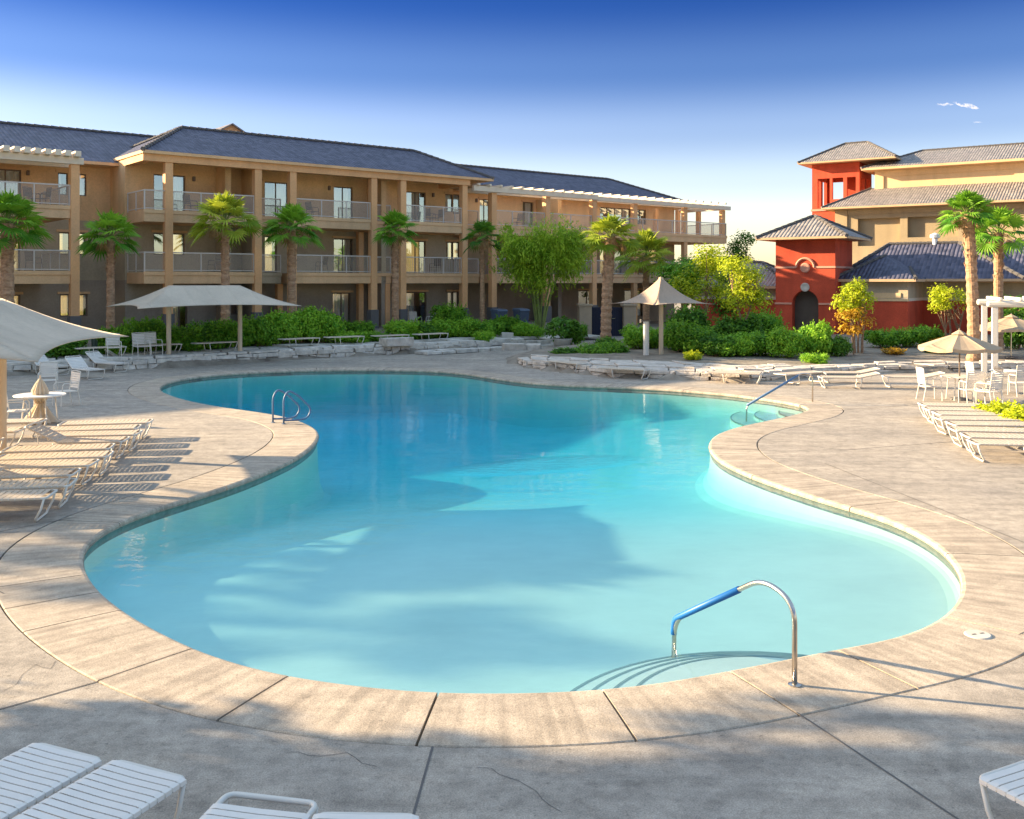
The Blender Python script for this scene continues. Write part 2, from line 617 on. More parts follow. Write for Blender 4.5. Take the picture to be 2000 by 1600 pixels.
def catmull(P, per=6):
    n = len(P)
    out = []
    for i in range(n):
        a, b, c, d = P[i - 1], P[i], P[(i + 1) % n], P[(i + 2) % n]
        for k in range(per):
            t = k / per
            out.append(.5 * ((2 * b) + (c - a) * t + (2 * a - 5 * b + 4 * c - d) * t * t + (3 * b - a - 3 * c + d) * t ** 3))
    return out


def resample(P, step):
    n = len(P)
    L = [0]
    for i in range(n):
        L.append(L[-1] + (P[(i + 1) % n] - P[i]).length)
    k = int(L[-1] / step)
    out = []
    j = 0
    for q in range(k):
        s = L[-1] * q / k
        while L[j + 1] < s:
            j += 1
        f = (s - L[j]) / max(1e-9, L[j + 1] - L[j])
        out.append(P[j].lerp(P[(j + 1) % n], f))
    return out


def soften(P, it):
    for _ in range(it):
        P = [(P[i - 1] + 2 * P[i] + P[(i + 1) % len(P)]) / 4 for i in range(len(P))]
    return P


LOOP = soften(resample(catmull([gp(*e) for e in EDGE]), .16), 10)
area = sum(LOOP[i].x * LOOP[(i + 1) % len(LOOP)].y - LOOP[(i + 1) % len(LOOP)].x * LOOP[i].y for i in range(len(LOOP)))
if area < 0:
    LOOP.reverse()                      # anticlockwise: the land lies to the right of travel
NL = len(LOOP)
NOR = []
for i in range(NL):
    d = (LOOP[(i + 3) % NL] - LOOP[i - 3]).normalized()
    NOR.append(Vector((d.y, -d.x, 0)))


def ring(off, z=0.0, it=0):
    P = [LOOP[i] + NOR[i] * off for i in range(NL)]
    if it:
        P = soften(P, it)
    return [Vector((p.x, p.y, z)) for p in P]


CW = 1.02                               # coping width
# keep the two peninsulas free of folds: local width limited by how far the offset stays outside the pool
WID = []
for i in range(NL):
    w = CW
    while w > .35:
        q = LOOP[i] + NOR[i] * w
        dmin = min((q - LOOP[j]).length for j in range(0, NL, 2))
        if dmin > w - .06:
            break
        w -= .05
    WID.append(w)
for _ in range(40):
    WID = [min(WID[i], (WID[i - 1] + 2 * WID[i] + WID[(i + 1) % NL]) / 4) for i in range(NL)]
OUT = soften([LOOP[i] + NOR[i] * WID[i] for i in range(NL)], 12)


def nearest(px, py):
    p = gp(px, py)
    return min(range(NL), key=lambda i: (LOOP[i] - p).length)


def sheet_with_hole(mb, outer, hole, z, m=0):
    o = [Vector((p[0], p[1], 0)) for p in outer]
    h = [Vector((p.x, p.y, 0)) for p in hole]
    pts = o + h
    for t in geometry.tessellate_polygon([o, h]):
        q = [pts[k] for k in t]
        if (q[1] - q[0]).cross(q[2] - q[0]).z < 0:
            q.reverse()
        mb.face([(p.x, p.y, z) for p in q], m)


# far ground, reaching the horizon
g = MB()
sheet_with_hole(g, [(-2500, -400), (2500, -400), (2500, 4000), (-2500, 4000)], ring(-.01), -.06)
structure(g.build('ground', M['ground']))

# deck slab
deck_out = [(-13.5, -14), (26, -14), (30, 12), (44, 40), (44, 60), (-30, 60), (-44, 46), (-27, 33), (-15, 17), (-13.5, 8)]
g = MB()
gap = [OUT[i] + (OUT[i] - LOOP[i]).normalized() * .022 for i in range(NL)]
sheet_with_hole(g, deck_out, gap, 0)
for i in range(NL):
    a, b = gap[i], gap[(i + 1) % NL]
    g.face([(a.x, a.y, 0), (b.x, b.y, 0), (b.x, b.y, -.055), (a.x, a.y, -.055)], 0)


def strip(mb, pts, w, z, m):
    for i in range(len(pts) - 1):
        a, b = Vector(pts[i]), Vector(pts[i + 1])
        n = Vector((b.y - a.y, a.x - b.x, 0)).normalized() * w / 2
        q = [a + n, b + n, b - n, a - n]
        if (q[1] - q[0]).cross(q[2] - q[0]).z < 0:
            q.reverse()
        mb.face([(p.x, p.y, z) for p in q], m)


for line in ([(845, 1459), (805, 1600), (770, 1760)], [(190, 1332), (0, 1386), (-200, 1440)], [(1556, 1392), (1870, 1600), (2100, 1760)],
             [(8, 1160), (-120, 1100)], [(1990, 1240), (2200, 1150)], [(1610, 905), (2000, 1060)], [(1180, 1440), (1240, 1700)],
             [(150, 1010), (-60, 1050)], [(1500, 812), (1800, 790)], [(1640, 880), (1900, 860)]):
    if line[0][0] in (1180,):
        continue
    strip(g, [gp(*p) for p in line], .018, .004, 1)
rgc = random.Random(77)
for (px, py, dx, dy, n_) in ((930, 1500, 26, 9, 9), (120, 1290, -20, 12, 8), (1660, 1010, 30, 5, 9), (560, 1470, 24, 6, 8), (1890, 1150, 14, 10, 7)):
    P_ = [gp(px, py)]
    for q in range(n_):
        px += dx * rgc.uniform(.4, 1.3)
        py += dy * rgc.uniform(-.7, 1.8)
        P_.append(gp(px, py))
    strip(g, P_, .005, .003, 1)
structure(g.build('deck', [M['deck'], M['joint']]))

# coping ring of cast slabs with open joints
JOINTS = [nearest(*p) for p in ((194, 1158), (238, 1192), (372, 1263), (552, 1318), (868, 1352), (1166, 1347), (1424, 1308), (1630, 1267), (170, 1125), (1840, 1206))]
JOINTS.sort()
full = []
for k, j in enumerate(JOINTS):
    nx = JOINTS[(k + 1) % len(JOINTS)]
    n = (nx - j) % NL
    full.append(j)
    if n > 26:
        parts_ = round(n / 17)
        full += [(j + round(n * q / parts_)) % NL for q in range(1, parts_)]
full = sorted(set(full))
g = MB()
for k, j in enumerate(full):
    nx = full[(k + 1) % len(full)]
    n = (nx - j) % NL
    rows = []
    for q in range(n + 1):
        i = (j + q) % NL
        a, b = LOOP[i].copy(), OUT[i].copy()
        if q in (0, n):
            tang = Vector((-NOR[i].y, NOR[i].x, 0))
            sft = .012 if q == 0 else -.012
            a += tang * sft
            b += tang * sft
        inw = (a - b).normalized()
        wd = (b - a).length
        rows.append([(b.x, b.y, -.055), (b.x, b.y, -.008), (b.x + inw.x * .012, b.y + inw.y * .012, .001),
                     (a.x - inw.x * wd * .45, a.y - inw.y * wd * .45, .004), (a.x - inw.x * .05, a.y - inw.y * .05, .003), (a.x - inw.x * .012, a.y - inw.y * .012, -.008),
                     (a.x, a.y, -.03), (a.x, a.y, -.075), (a.x - inw.x * .03, a.y - inw.y * .03, -.09)])
    f0 = len(g.f)
    g.grid(rows)
    for q in range(n):
        for c in range(8):
            uu = (j + q) * .16
            g.uv[f0 + q * 8 + c] = [(uu, c * .13), (uu + .16, c * .13), (uu + .16, c * .13 + .13), (uu, c * .13 + .13)]
    for r in (rows[0], rows[-1]):
        g.face(r, uv=[(j * .16, .5)] * len(r))
o = structure(g.build('coping', M['coping'], smooth=False))

# basin: walls with a tile band, floor that falls away to the far left
WZ = -.085


def floor_z(x, y):
    f = smooth01((y - 13) / 15) * 1.25 + smooth01((-x - 1) / 5) * .16
    f -= smooth01((x - 1.5) / 4.5) * .14 * smooth01((26 - y) / 6)
    f -= 1.08 * smooth01((x - .0) / 8.0) * smooth01((y - 18) / 8)
    return -.46 - f


g = MB()
prof = [(.03, -.05, 0), (.03, -.07, 1), (.03, -.20, 0), (.02, .2, 0), (.0, .5, 0), (-.05, .75, 0), (-.14, .93, 0), (-.30, 1.0, 0), (-.55, 1.06, 0)]
rings = []
for k, (off, z, m) in enumerate(prof):
    r_ = ring(off, 0, 0 if off >= 0 else int(-off * 60))
    rings.append([Vector((p.x, p.y, z if k < 3 else -.20 + (floor_z(p.x, p.y) + .006 + .20) * z)) for p in r_])
for k in range(len(rings) - 1):
    A, B, m = rings[k], rings[k + 1], prof[k][2]
    for i in range(NL):
        j = (i + 1) % NL
        g.face([A[i], A[j], B[j], B[i]], m)
x0, x1 = min(p.x for p in LOOP) - .5, max(p.x for p in LOOP) + .5
y0, y1 = min(p.y for p in LOOP) - .5, max(p.y for p in LOOP) + .5
nx, ny = 30, 72
g.grid([[(x0 + (x1 - x0) * i / nx, y0 + (y1 - y0) * j / ny, floor_z(x0 + (x1 - x0) * i / nx, y0 + (y1 - y0) * j / ny)) for j in range(ny + 1)] for i in range(nx + 1)])
structure(g.build('pool_basin', [M['plaster'], M['pool_tile']], smooth=True))

# entry steps near the front rail: four fanned treads, and a small flight far right
def fan_steps(c, radii, zs, a0, a1, sh=0.0):
    g = MB()
    for r, z in zip(radii, zs):
        n = 40
        P = [Vector((c.x + r * math.cos(a0 + (a1 - a0) * k / n), c.y + r * math.sin(a0 + (a1 - a0) * k / n), z)) for k in range(n + 1)]
        for k in range(n):
            a, b = P[k], P[k + 1]
            g.face([c + Vector((0, 0, z)), a, b], 0)
            ia, ib = a + (c - a).normalized() * .032, b + (c - b).normalized() * .032
            g.face([(a.x, a.y, z + .004), (b.x, b.y, z + .004), (ib.x, ib.y, z + .004), (ia.x, ia.y, z + .004)], 1)
            g.face([a, b, (b.x, b.y, z - .4), (a.x, a.y, z - .4)], 0)
            g.face([(a.x, a.y, z), (b.x, b.y, z), (b.x, b.y, z - .03), (a.x, a.y, z - .03)], 1)
        c = c + Vector((0, sh, 0))
    return structure(g.build('pool_steps', [M['plaster'], M['nosing']]))


fan_steps(Vector((2.42, 8.12, 0)), (2.22, 1.95, 1.68, 1.41), (-.33, -.295, -.26, -.225), R(-20), R(200), .14)
fan_steps(Vector((9.9, 28.6, 0)), (3.4, 2.7, 2.0), (-.50, -.40, -.30), R(90), R(270))

# water: a closed body that absorbs red light with depth
wm = bpy.data.materials.new('pool_water')
nt, b = nodes_of(wm)
nt.nodes.remove(b)
out = nt.nodes['Material Output']
pos = N(nt, 'ShaderNodeNewGeometry').outputs['Position']


def wnoise(scale, stretch, detail=2):
    mp = N(nt, 'ShaderNodeMapping')
    mp.inputs['Scale'].default_value = stretch
    lk(nt, pos, mp.inputs[0])
    n = N(nt, 'ShaderNodeTexNoise')
    n.inputs['Scale'].default_value = scale
    n.inputs['Detail'].default_value = detail
    lk(nt, mp.outputs[0], n.inputs['Vector'])
    return n.outputs['Fac']


def math2(op, a, bb):
    n = N(nt, 'ShaderNodeMath', operation=op)
    for k, q in enumerate((a, bb)):
        if isinstance(q, (int, float)):
            n.inputs[k].default_value = q
        else:
            lk(nt, q, n.inputs[k])
    return n.outputs[0]


# a breeze-ruffled patch mid pool, calm water elsewhere
spw = N(nt, 'ShaderNodeSeparateXYZ')
lk(nt, pos, spw.inputs[0])
ex = math2('DIVIDE', math2('SUBTRACT', spw.outputs[0], .7), 2.2)
ey = math2('DIVIDE', math2('SUBTRACT', math2('SUBTRACT', spw.outputs[1], 19.3), math2('MULTIPLY', spw.outputs[0], .35)), .9)
rr_ = math2('ADD', math2('MULTIPLY', ex, ex), math2('MULTIPLY', ey, ey))
patch_ = N(nt, 'ShaderNodeMapRange')
patch_.inputs['From Min'].default_value = 1.0
patch_.inputs['From Max'].default_value = .2
patch_.interpolation_type = 'SMOOTHSTEP'
lk(nt, rr_, patch_.inputs['Value'])
h = math2('ADD', math2('MULTIPLY', wnoise(.5, (1, 1.2, 1)), 1.0), math2('MULTIPLY', wnoise(3.0, (1, 1.6, 1), 3), .24))
h = math2('ADD', h, math2('MULTIPLY', math2('MULTIPLY', wnoise(5.0, (1, 2.2, 1), 3), 2.6), patch_.outputs[0]))
bp = N(nt, 'ShaderNodeBump')
bp.inputs['Strength'].default_value = .5
bp.inputs['Distance'].default_value = .035
lk(nt, h, bp.inputs['Height'])
fr = N(nt, 'ShaderNodeFresnel')
fr.inputs['IOR'].default_value = 1.33
lk(nt, bp.outputs[0], fr.inputs['Normal'])
gl = N(nt, 'ShaderNodeBsdfGlossy')
gl.inputs['Roughness'].default_value = .03
lk(nt, bp.outputs[0], gl.inputs['Normal'])
tr = N(nt, 'ShaderNodeBsdfTransparent')
mxs = N(nt, 'ShaderNodeMixShader')
lk(nt, math2('MULTIPLY', fr.outputs[0], WATER_REFLECT), mxs.inputs[0])
lk(nt, tr.outputs[0], mxs.inputs[1])
lk(nt, gl.outputs[0], mxs.inputs[2])
lk(nt, mxs.outputs[0], out.inputs['Surface'])
va = N(nt, 'ShaderNodeVolumeAbsorption')
va.inputs['Color'].default_value = (*WATER_COL, 1)
va.inputs['Density'].default_value = WATER_DENS
lk(nt, va.outputs[0], out.inputs['Volume'])
g = MB()
top = ring(.045, WZ)
tri = geometry.tessellate_polygon([[Vector((p.x, p.y, 0)) for p in top]])
nv = len(top)
g.v = [tuple(p) for p in top] + [(p.x, p.y, -3.0) for p in top]
for t in tri:
    a, bq, c = (top[k] for k in t)
    up = (bq - a).cross(c - a).z > 0
    tt = tuple(t) if up else tuple(reversed(t))
    g.f.append(tt)
    g.m.append(0)
    g.f.append(tuple(nv + k for k in reversed(tt)))
    g.m.append(0)
for i in range(nv):
    j = (i + 1) % nv
    g.f.append((j, i, nv + i, nv + j))
    g.m.append(0)
structure(g.build('water', wm))

# ------------------------------------------------------------------ terrain behind the deck
P0 = Vector((-17.45, 49.5, 0))          # first column of the long building
DT = Vector((.777, .629, 0)).normalized()
DS = Vector((-DT.y, DT.x, 0))


def W(t, s, z=0):
    p = P0 + DT * t + DS * s
    return Vector((p.x, p.y, z))


def TS(p):
    r = Vector((p.x, p.y, 0)) - P0
    return r.dot(DT), r.dot(DS)


def T(px, s=0.0):                        # where along the building the photo column px falls
    q = P0 + DS * s
    a = ray(px)
    return (a * q.y - q.x) / (DT.x - a * DT.y)


BACKLINE = [(0.2, 43), (.64, 40.7), (3.83, 36.6), (8.5, 34.8), (11, 36.3), (14, 38.2), (20, 39), (60, 40)]


def yb(x):
    if x <= BACKLINE[0][0]:
        return BACKLINE[0][1]
    for (a, b) in zip(BACKLINE[:-1], BACKLINE[1:]):
        if a[0] <= x <= b[0]:
            f = (x - a[0]) / (b[0] - a[0])
            return a[1] + (b[1] - a[1]) * f
    return BACKLINE[-1][1]


def pathx(y):                            # centre and half width of the path to the gate
    f = smooth01((y - 43) / 14)
    return -2.2 + 7.6 * f, 1.9 - .5 * f


def left_front(t):
    return -8.5 + .25 * math.sin(t * .35) - (.9 if t > 16 else 0) * smooth01((t - 16) / 3)


def region(x, y):
    t, s = TS(Vector((x, y, 0)))
    cx, hw = pathx(y)
    if s > left_front(t) and x < cx - hw:
        return 'left'
    if y > yb(x) and x > cx + hw:
        return 'right'
    return 'path' if y > 42 and abs(x - cx) <= hw else 'deck'


def gz(x, y):
    t, s = TS(Vector((x, y, 0)))
    k = region(x, y)
    if k == 'left':
        return .36 + .5 * smooth01((s + 8.4) / 8)
    if k == 'right':
        return .26 + .14 * smooth01((y - yb(x)) / 12)
    if k == 'path':
        return min(.26, (y - 44) * .018) if y > 44.5 else -.08
    return -.08


g = MB()
xs = [-48 + .7 * i for i in range(190)]
ys = [31 + .7 * j for j in range(125)]
P = [[(x, y, gz(x, y) + (.05 * noise.noise(Vector((x * .8, y * .8, 0))) if region(x, y) in ('left', 'right') else 0)) for y in ys] for x in xs]
g.grid(P)
keep = []
for i in range(len(xs) - 1):
    for j in range(len(ys) - 1):
        keep.append(any(P[a][b][2] > -.07 for a in (i, i + 1) for b in (j, j + 1)))
g.f = [f for f, k in zip(g.f, keep) if k]
g.m = [0] * len(g.f)
structure(g.build('terrain', M['soil'], smooth=True))
# path to the gate
g = MB()
rows = []
for k in range(40):
    y = 44.5 + k * .45
    cx, hw = pathx(y)
    rows.append([(cx - hw + .05, y, max(.006, gz(cx, y) + .03)), (cx + hw - .05, y, max(.006, gz(cx, y) + .03))])
g.grid(rows)
structure(g.build('path', M['deck']))
# lawn strips showing between hedges
g = MB()
for (t0, t1, s0, s1) in ((-12, -4.2, -7.6, -4.5), (10.5, 14.5, -7.2, -5.4)):
    rows = []
    n = 14
    for i in range(n + 1):
        t = t0 + (t1 - t0) * i / n
        rows.append([W(t, s0 + (s1 - s0) * j / 6, .05 + gz(*W(t, s0 + (s1 - s0) * j / 6).xy)) for j in range(7)])
    g.grid(rows)
o = g.build('lawn', M['lawn'], smooth=True)
structure(o)

# ------------------------------------------------------------------ stone terrace edges
def stones_along(mb, pts, hgt, depth, rg, m=0, course=2, lean=0.0):
    """rough blocks laid in courses along a polyline"""
    for i in range(len(pts) - 1):
        a, b = Vector(pts[i]), Vector(pts[i + 1])
        L = (b - a).length
        if L < .05:
            continue
        d = (b - a) / L
        n = Vector((-d.y, d.x, 0))
        for c in range(course):
            x = 0
            while x < L:
                w = min(L - x, rg.uniform(.35, .95))
                if w < .08:
                    break
                z0 = hgt * c / course
                z1 = hgt * (c + 1) / course - rg.uniform(0, .035)
                off = rg.uniform(-.06, .06) + lean * c
                dp = depth * rg.uniform(.8, 1.1)
                q = []
                for (zz) in (z0, z1):
                    for (u, v) in ((x + .012, off), (x + w - .012, off), (x + w - .012, off + dp), (x + .012, off + dp)):
                        j = Vector((rg.uniform(-.03, .03), rg.uniform(-.03, .03), rg.uniform(-.015, .015)))
                        q.append(a + d * u + n * v + Vector((0, 0, zz)) + j)
                mb.hexa(q, m)
                x += w


def flags(mb, fn, nu, nv, rg, th=.09, m=0, skip=.08):
    """irregular flagstones filling a strip given by fn(u,v) -> point"""
    U = [[(i + (rg.uniform(-.32, .32) if 0 < i < nu else 0)) / nu for i in range(nu + 1)] for _ in range(nv + 1)]
    V = [[(j + (rg.uniform(-.25, .25) if 0 < j < nv else 0)) / nv for i in range(nu + 1)] for j in range(nv + 1)]
    for j in range(nv):
        for i in range(nu):
            if rg.random() < skip:
                continue
            c = [(U[j][i], V[j][i]), (U[j][i + 1], V[j][i + 1]), (U[j + 1][i + 1], V[j + 1][i + 1]), (U[j + 1][i], V[j + 1][i])]
            mu = sum(q[0] for q in c) / 4
            mv = sum(q[1] for q in c) / 4
            p = [fn(mu + (q[0] - mu) * .93, mv + (q[1] - mv) * .93) for q in c]
            dz = rg.uniform(-.02, .05)
            tl = Vector((rg.uniform(-.03, .03), rg.uniform(-.03, .03), 0))
            ctr = sum(p, Vector()) / 4
            bot = [q + Vector((0, 0, -th)) for q in p]
            top_ = [q + Vector((0, 0, dz + tl.dot(q - ctr))) for q in p]
            mb.hexa(bot + top_, m)


rg = random.Random(11)
g = MB()
line = [W(t, left_front(t) - .02) for t in [(-26 + 1.0 * k) for k in range(47)]]
stones_along(g, line, .40, .45, rg, course=2)
tag(g.build('retaining_wall', M['stone_grey'], bevel=.02), 'long low grey stone retaining wall below the hedges along the far left pool deck', 'stone wall')
g = MB()
flags(g, lambda u, v: W(-16 + 38 * u, left_front(-16 + 38 * u) + .1 + v * 2.3, .47 + .05 * v), 34, 3, rg, skip=.05)
flags(g, lambda u, v: W(9 + 12 * u, left_front(9 + 12 * u) - .35 - v * 1.2 * (1 - .5 * u), .16), 12, 2, rg, skip=.1, th=.14)
tag(g.build('flagstone_paving', M['stone_grey'], bevel=.015), 'grey flagstone terrace on top of the far left stone wall', 'flagstones')

g = MB()
bl = [Vector((x, yb(x) - .02, 0)) for x in (.25, .45, .64, 1.4, 2.2, 3.0, 3.83, 5, 6, 7.2, 8.5)]
stones_along(g, bl, .30, .5, rg, course=2)
bl2 = [Vector((x, yb(x) + .02, 0)) for x in (8.6, 9.4, 10.2, 11, 12, 13, 14, 16, 18, 20, 24, 28)]
stones_along(g, bl2, .28, .45, rg, course=2)
tag(g.build('retaining_wall', M['stone'], bevel=.02), 'sunlit sandstone retaining wall curving round the bed under the pointed tent', 'stone wall')
g = MB()
flags(g, lambda u, v: Vector((.8 + 10 * u, yb(.8 + 10 * u) + .1 + v * (2.2 + 1.6 * math.sin(PI * min(1, u * 1.2))), .33 + .04 * v)), 12, 4, rg, skip=.04)
flags(g, lambda u, v: Vector((10.5 + 12 * u, yb(10.5 + 12 * u) + .1 + v * 1.5, .31)), 12, 2, rg, skip=.2)
tag(g.build('flagstone_paving', M['stone'], bevel=.015), 'sunlit sandstone flagstones laid under and beside the pointed tent', 'flagstones')


def block(name, loc, size, rz, m, label, cat):
    g = MB()
    rg2 = random.Random(len(label))
    q = []
    for zz in (0, size[2]):
        for (u, v) in ((-1, -1), (1, -1), (1, 1), (-1, 1)):
            q.append(Vector((u * size[0] / 2, v * size[1] / 2, zz)) + Vector((rg2.uniform(-.04, .04), rg2.uniform(-.04, .04), rg2.uniform(-.03, .03))))
    g.hexa(q)
    return tag(g.build(name, m, loc=loc, rotz=rz, bevel=.03), label, cat)


p = gp(998, 690, 0)
block('boulder', p + Vector((.15, .6, 0)), (1.15, .8, .45), .1, M['stone'], 'pale squared boulder at the deck end of the gate path', 'boulder')
block('boulder', p + Vector((1.15, .7, 0)), (.75, .7, .42), -.2, M['stone'], 'smaller pale boulder right beside the squared boulder on the gate path', 'boulder')
block('stone_pedestal', gp(991, 668, .3) + Vector((0, .3, -.05)), (.62, .55, .55), .05, M['pot'], 'smooth light grey stone cube standing behind the pale boulders', 'pedestal')
q = gp(775, 676, .4)
block('stone_planter', q, (1.5, .9, .42), R(35), M['stone'], 'rough sandstone planter block in front of the small rounded shrub', 'planter')

for (px, py, lab) in ((388, 737, 'dark skimmer mouth under the coping at the far left end of the pool'), (553, 725, 'dark skimmer mouth under the coping on the far edge behind the grab rails'), (1210, 756, 'dark skimmer mouth under the coping on the far edge below the tent')):
    i = nearest(px, py)
    q = LOOP[i] + NOR[i] * .025
    g = MB()
    g.box(-.38, .38, -.012, .02, -.185, -.035)
    g.box(-.42, .42, -.004, .024, -.20, -.02)
    tag(g.build('skimmer_mouth', M['base_dark'], loc=(q.x, q.y, 0), rotz=math.atan2(NOR[i].y, NOR[i].x) - PI / 2), lab, 'skimmer')
# ------------------------------------------------------------------ building helpers
def uv_plane(pts):
    """metre UVs: u along the eave, v up the slope"""
    P = [Vector(p) for p in pts]
    n = (P[1] - P[0]).cross(P[2] - P[0]).normalized()
    if n.z < 0:
        n = -n
    v = Vector((0, 0, 1)) - n * n.z
    v = v.normalized() if v.length > 1e-4 else Vector((0, 1, 0))
    u = v.cross(n)
    return [(p.dot(u), p.dot(v)) for p in P]


def roof_face(mb, pts, m=0):
    P = [Vector(p) for p in pts]
    n = (P[1] - P[0]).cross(P[2] - P[0])
    if n.z < 0:
        pts = list(reversed(pts))
    mb.face(pts, m, uv=uv_plane(pts))


def hip_roof(mb, x0, x1, y0, y1, ze, rx0, rx1, ry, zr, th=.16, m=0, mf=1, ry1=None):
    a, b, c, d = (x0, y0, ze), (x1, y0, ze), (x1, y1, ze), (x0, y1, ze)
    e, f = (rx0, ry, zr), (rx1, ry if ry1 is None else ry1, zr)
    if rx1 - rx0 < .01:
        for q in ((a, b, e), (b, c, e), (c, d, e), (d, a, e)):
            roof_face(mb, q, m)
    else:
        roof_face(mb, (a, b, f, e), m)
        roof_face(mb, (c, d, e, f), m)
        roof_face(mb, (d, a, e), m)
        roof_face(mb, (b, c, f), m)
    # ridge and hip caps
    caps = [(a, e), (d, e), (b, f), (c, f)] + ([(e, f)] if rx1 - rx0 > .01 else [])
    for (p, q) in caps:
        L = (Vector(q) - Vector(p)).length
        n = max(2, int(L / .45))
        path, rad = [], []
        for k in range(n):
            for (ff, r_) in ((k / n, .13), ((k + .97) / n, .10)):
                path.append(Vector(p).lerp(Vector(q), ff) + Vector((0, 0, .02)))
                rad.append(r_)
        mb.tube(path, rad, n=6, m=2)
    # eave board and soffit
    i = .02
    pr = [(x0, y0), (x1, y0), (x1, y1), (x0, y1)]
    for k in range(4):
        p, q = pr[k], pr[(k + 1) % 4]
        mb.face([(p[0], p[1], ze - th), (q[0], q[1], ze - th), (q[0], q[1], ze - .005), (p[0], p[1], ze - .005)], mf)
    mb.face([(x0, y1, ze - th), (x1, y1, ze - th), (x1, y0, ze - th), (x0, y0, ze - th)], mf)


def wall_grid(mb, x0, x1, z0, z1, y, ops, m=0, depth=.16, bands=None, flip=False, axis='x', mr=None):
    """a wall facing -y (or, axis='y', facing -x) with real openings and reveals; bands: [(ztop, material)]"""
    bands = bands or [(1e9, m)]
    ops = [o for o in ops if o[1] > x0 and o[0] < x1]
    X = sorted(set([x0, x1] + [c for o in ops for c in (o[0], o[1]) if x0 < c < x1]))
    Z = sorted(set([z0, z1] + [c for o in ops for c in (o[2], o[3]) if z0 < c < z1] + [b[0] for b in bands if z0 < b[0] < z1]))

    def P(x, yy, z):
        return (x, yy, z) if axis == 'x' else (yy, x, z)

    def mf(z):
        for zt, mm in bands:
            if z < zt:
                return mm
        return bands[-1][1]
    for i in range(len(X) - 1):
        for j in range(len(Z) - 1):
            cx, cz = (X[i] + X[i + 1]) / 2, (Z[j] + Z[j + 1]) / 2
            if any(o[0] < cx < o[1] and o[2] < cz < o[3] for o in ops):
                continue
            mb.face([P(X[i], y, Z[j]), P(X[i + 1], y, Z[j]), P(X[i + 1], y, Z[j + 1]), P(X[i], y, Z[j + 1])], mf(cz))
    for (a, b, c, d) in [o[:4] for o in ops]:
        mm = mf((c + d) / 2) if mr is None else mr
        yy = y + depth
        mb.face([P(a, y, c), P(a, yy, c), P(a, yy, d), P(a, y, d)], mm)
        mb.face([P(b, yy, c), P(b, y, c), P(b, y, d), P(b, yy, d)], mm)
        mb.face([P(a, y, d), P(a, yy, d), P(b, yy, d), P(b, y, d)], mm)
        mb.face([P(a, y, c), P(b, y, c), P(b, yy, c), P(a, yy, c)], mm)


def window(parent, x0, x1, z0, z1, y, kind='window', panels=2, curtain=.6, rg=random, lit=False):
    """frame with a shallow dark room behind it; panes and curtain are its sub-parts"""
    f = MB()
    w = .06
    yy = y + .10
    f.box(x0, x1, yy, yy + .06, z1 - w, z1, 0)
    f.box(x0, x1, yy, yy + .06, z0, z0 + w, 0)
    n = panels
    for k in range(n + 1):
        c = x0 + w / 2 + (x1 - x0 - w) * k / n
        f.box(c - w / 2, c + w / 2, yy, yy + .06, z0 + w, z1 - w, 0)
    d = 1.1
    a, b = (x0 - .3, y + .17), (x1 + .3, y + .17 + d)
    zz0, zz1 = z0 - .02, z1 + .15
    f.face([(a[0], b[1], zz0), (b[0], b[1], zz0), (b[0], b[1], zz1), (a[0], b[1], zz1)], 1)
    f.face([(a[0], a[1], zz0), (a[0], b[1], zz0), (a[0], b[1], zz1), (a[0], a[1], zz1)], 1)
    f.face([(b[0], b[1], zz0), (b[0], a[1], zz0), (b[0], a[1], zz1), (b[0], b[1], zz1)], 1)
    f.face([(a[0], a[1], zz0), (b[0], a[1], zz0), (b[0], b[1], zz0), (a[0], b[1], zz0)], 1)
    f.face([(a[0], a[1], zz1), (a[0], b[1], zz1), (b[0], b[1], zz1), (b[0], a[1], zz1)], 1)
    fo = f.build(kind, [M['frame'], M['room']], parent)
    p = MB()
    p.face([(x0 + w, yy + .03, z0 + w), (x1 - w, yy + .03, z0 + w), (x1 - w, yy + .03, z1 - w), (x0 + w, yy + .03, z1 - w)])
    p.build('pane', M['pane'], fo)
    if curtain > 0:
        for side in ((0,) if rg.random() < .5 else (1,)):
            c = MB()
            wd = (x1 - x0 - .1) * curtain
            cx0 = x0 + .05 if side == 0 else x1 - .05 - wd
            k = max(4, int(wd / .09))
            c.grid([[(cx0 + wd * q / k, yy + .22 + .035 * (-1) ** q, zq) for zq in (z0 + .03, z1 - .02)] for q in range(k + 1)])
            c.build('curtain', M['blind_lit' if lit else 'curtain'], fo)
    return fo


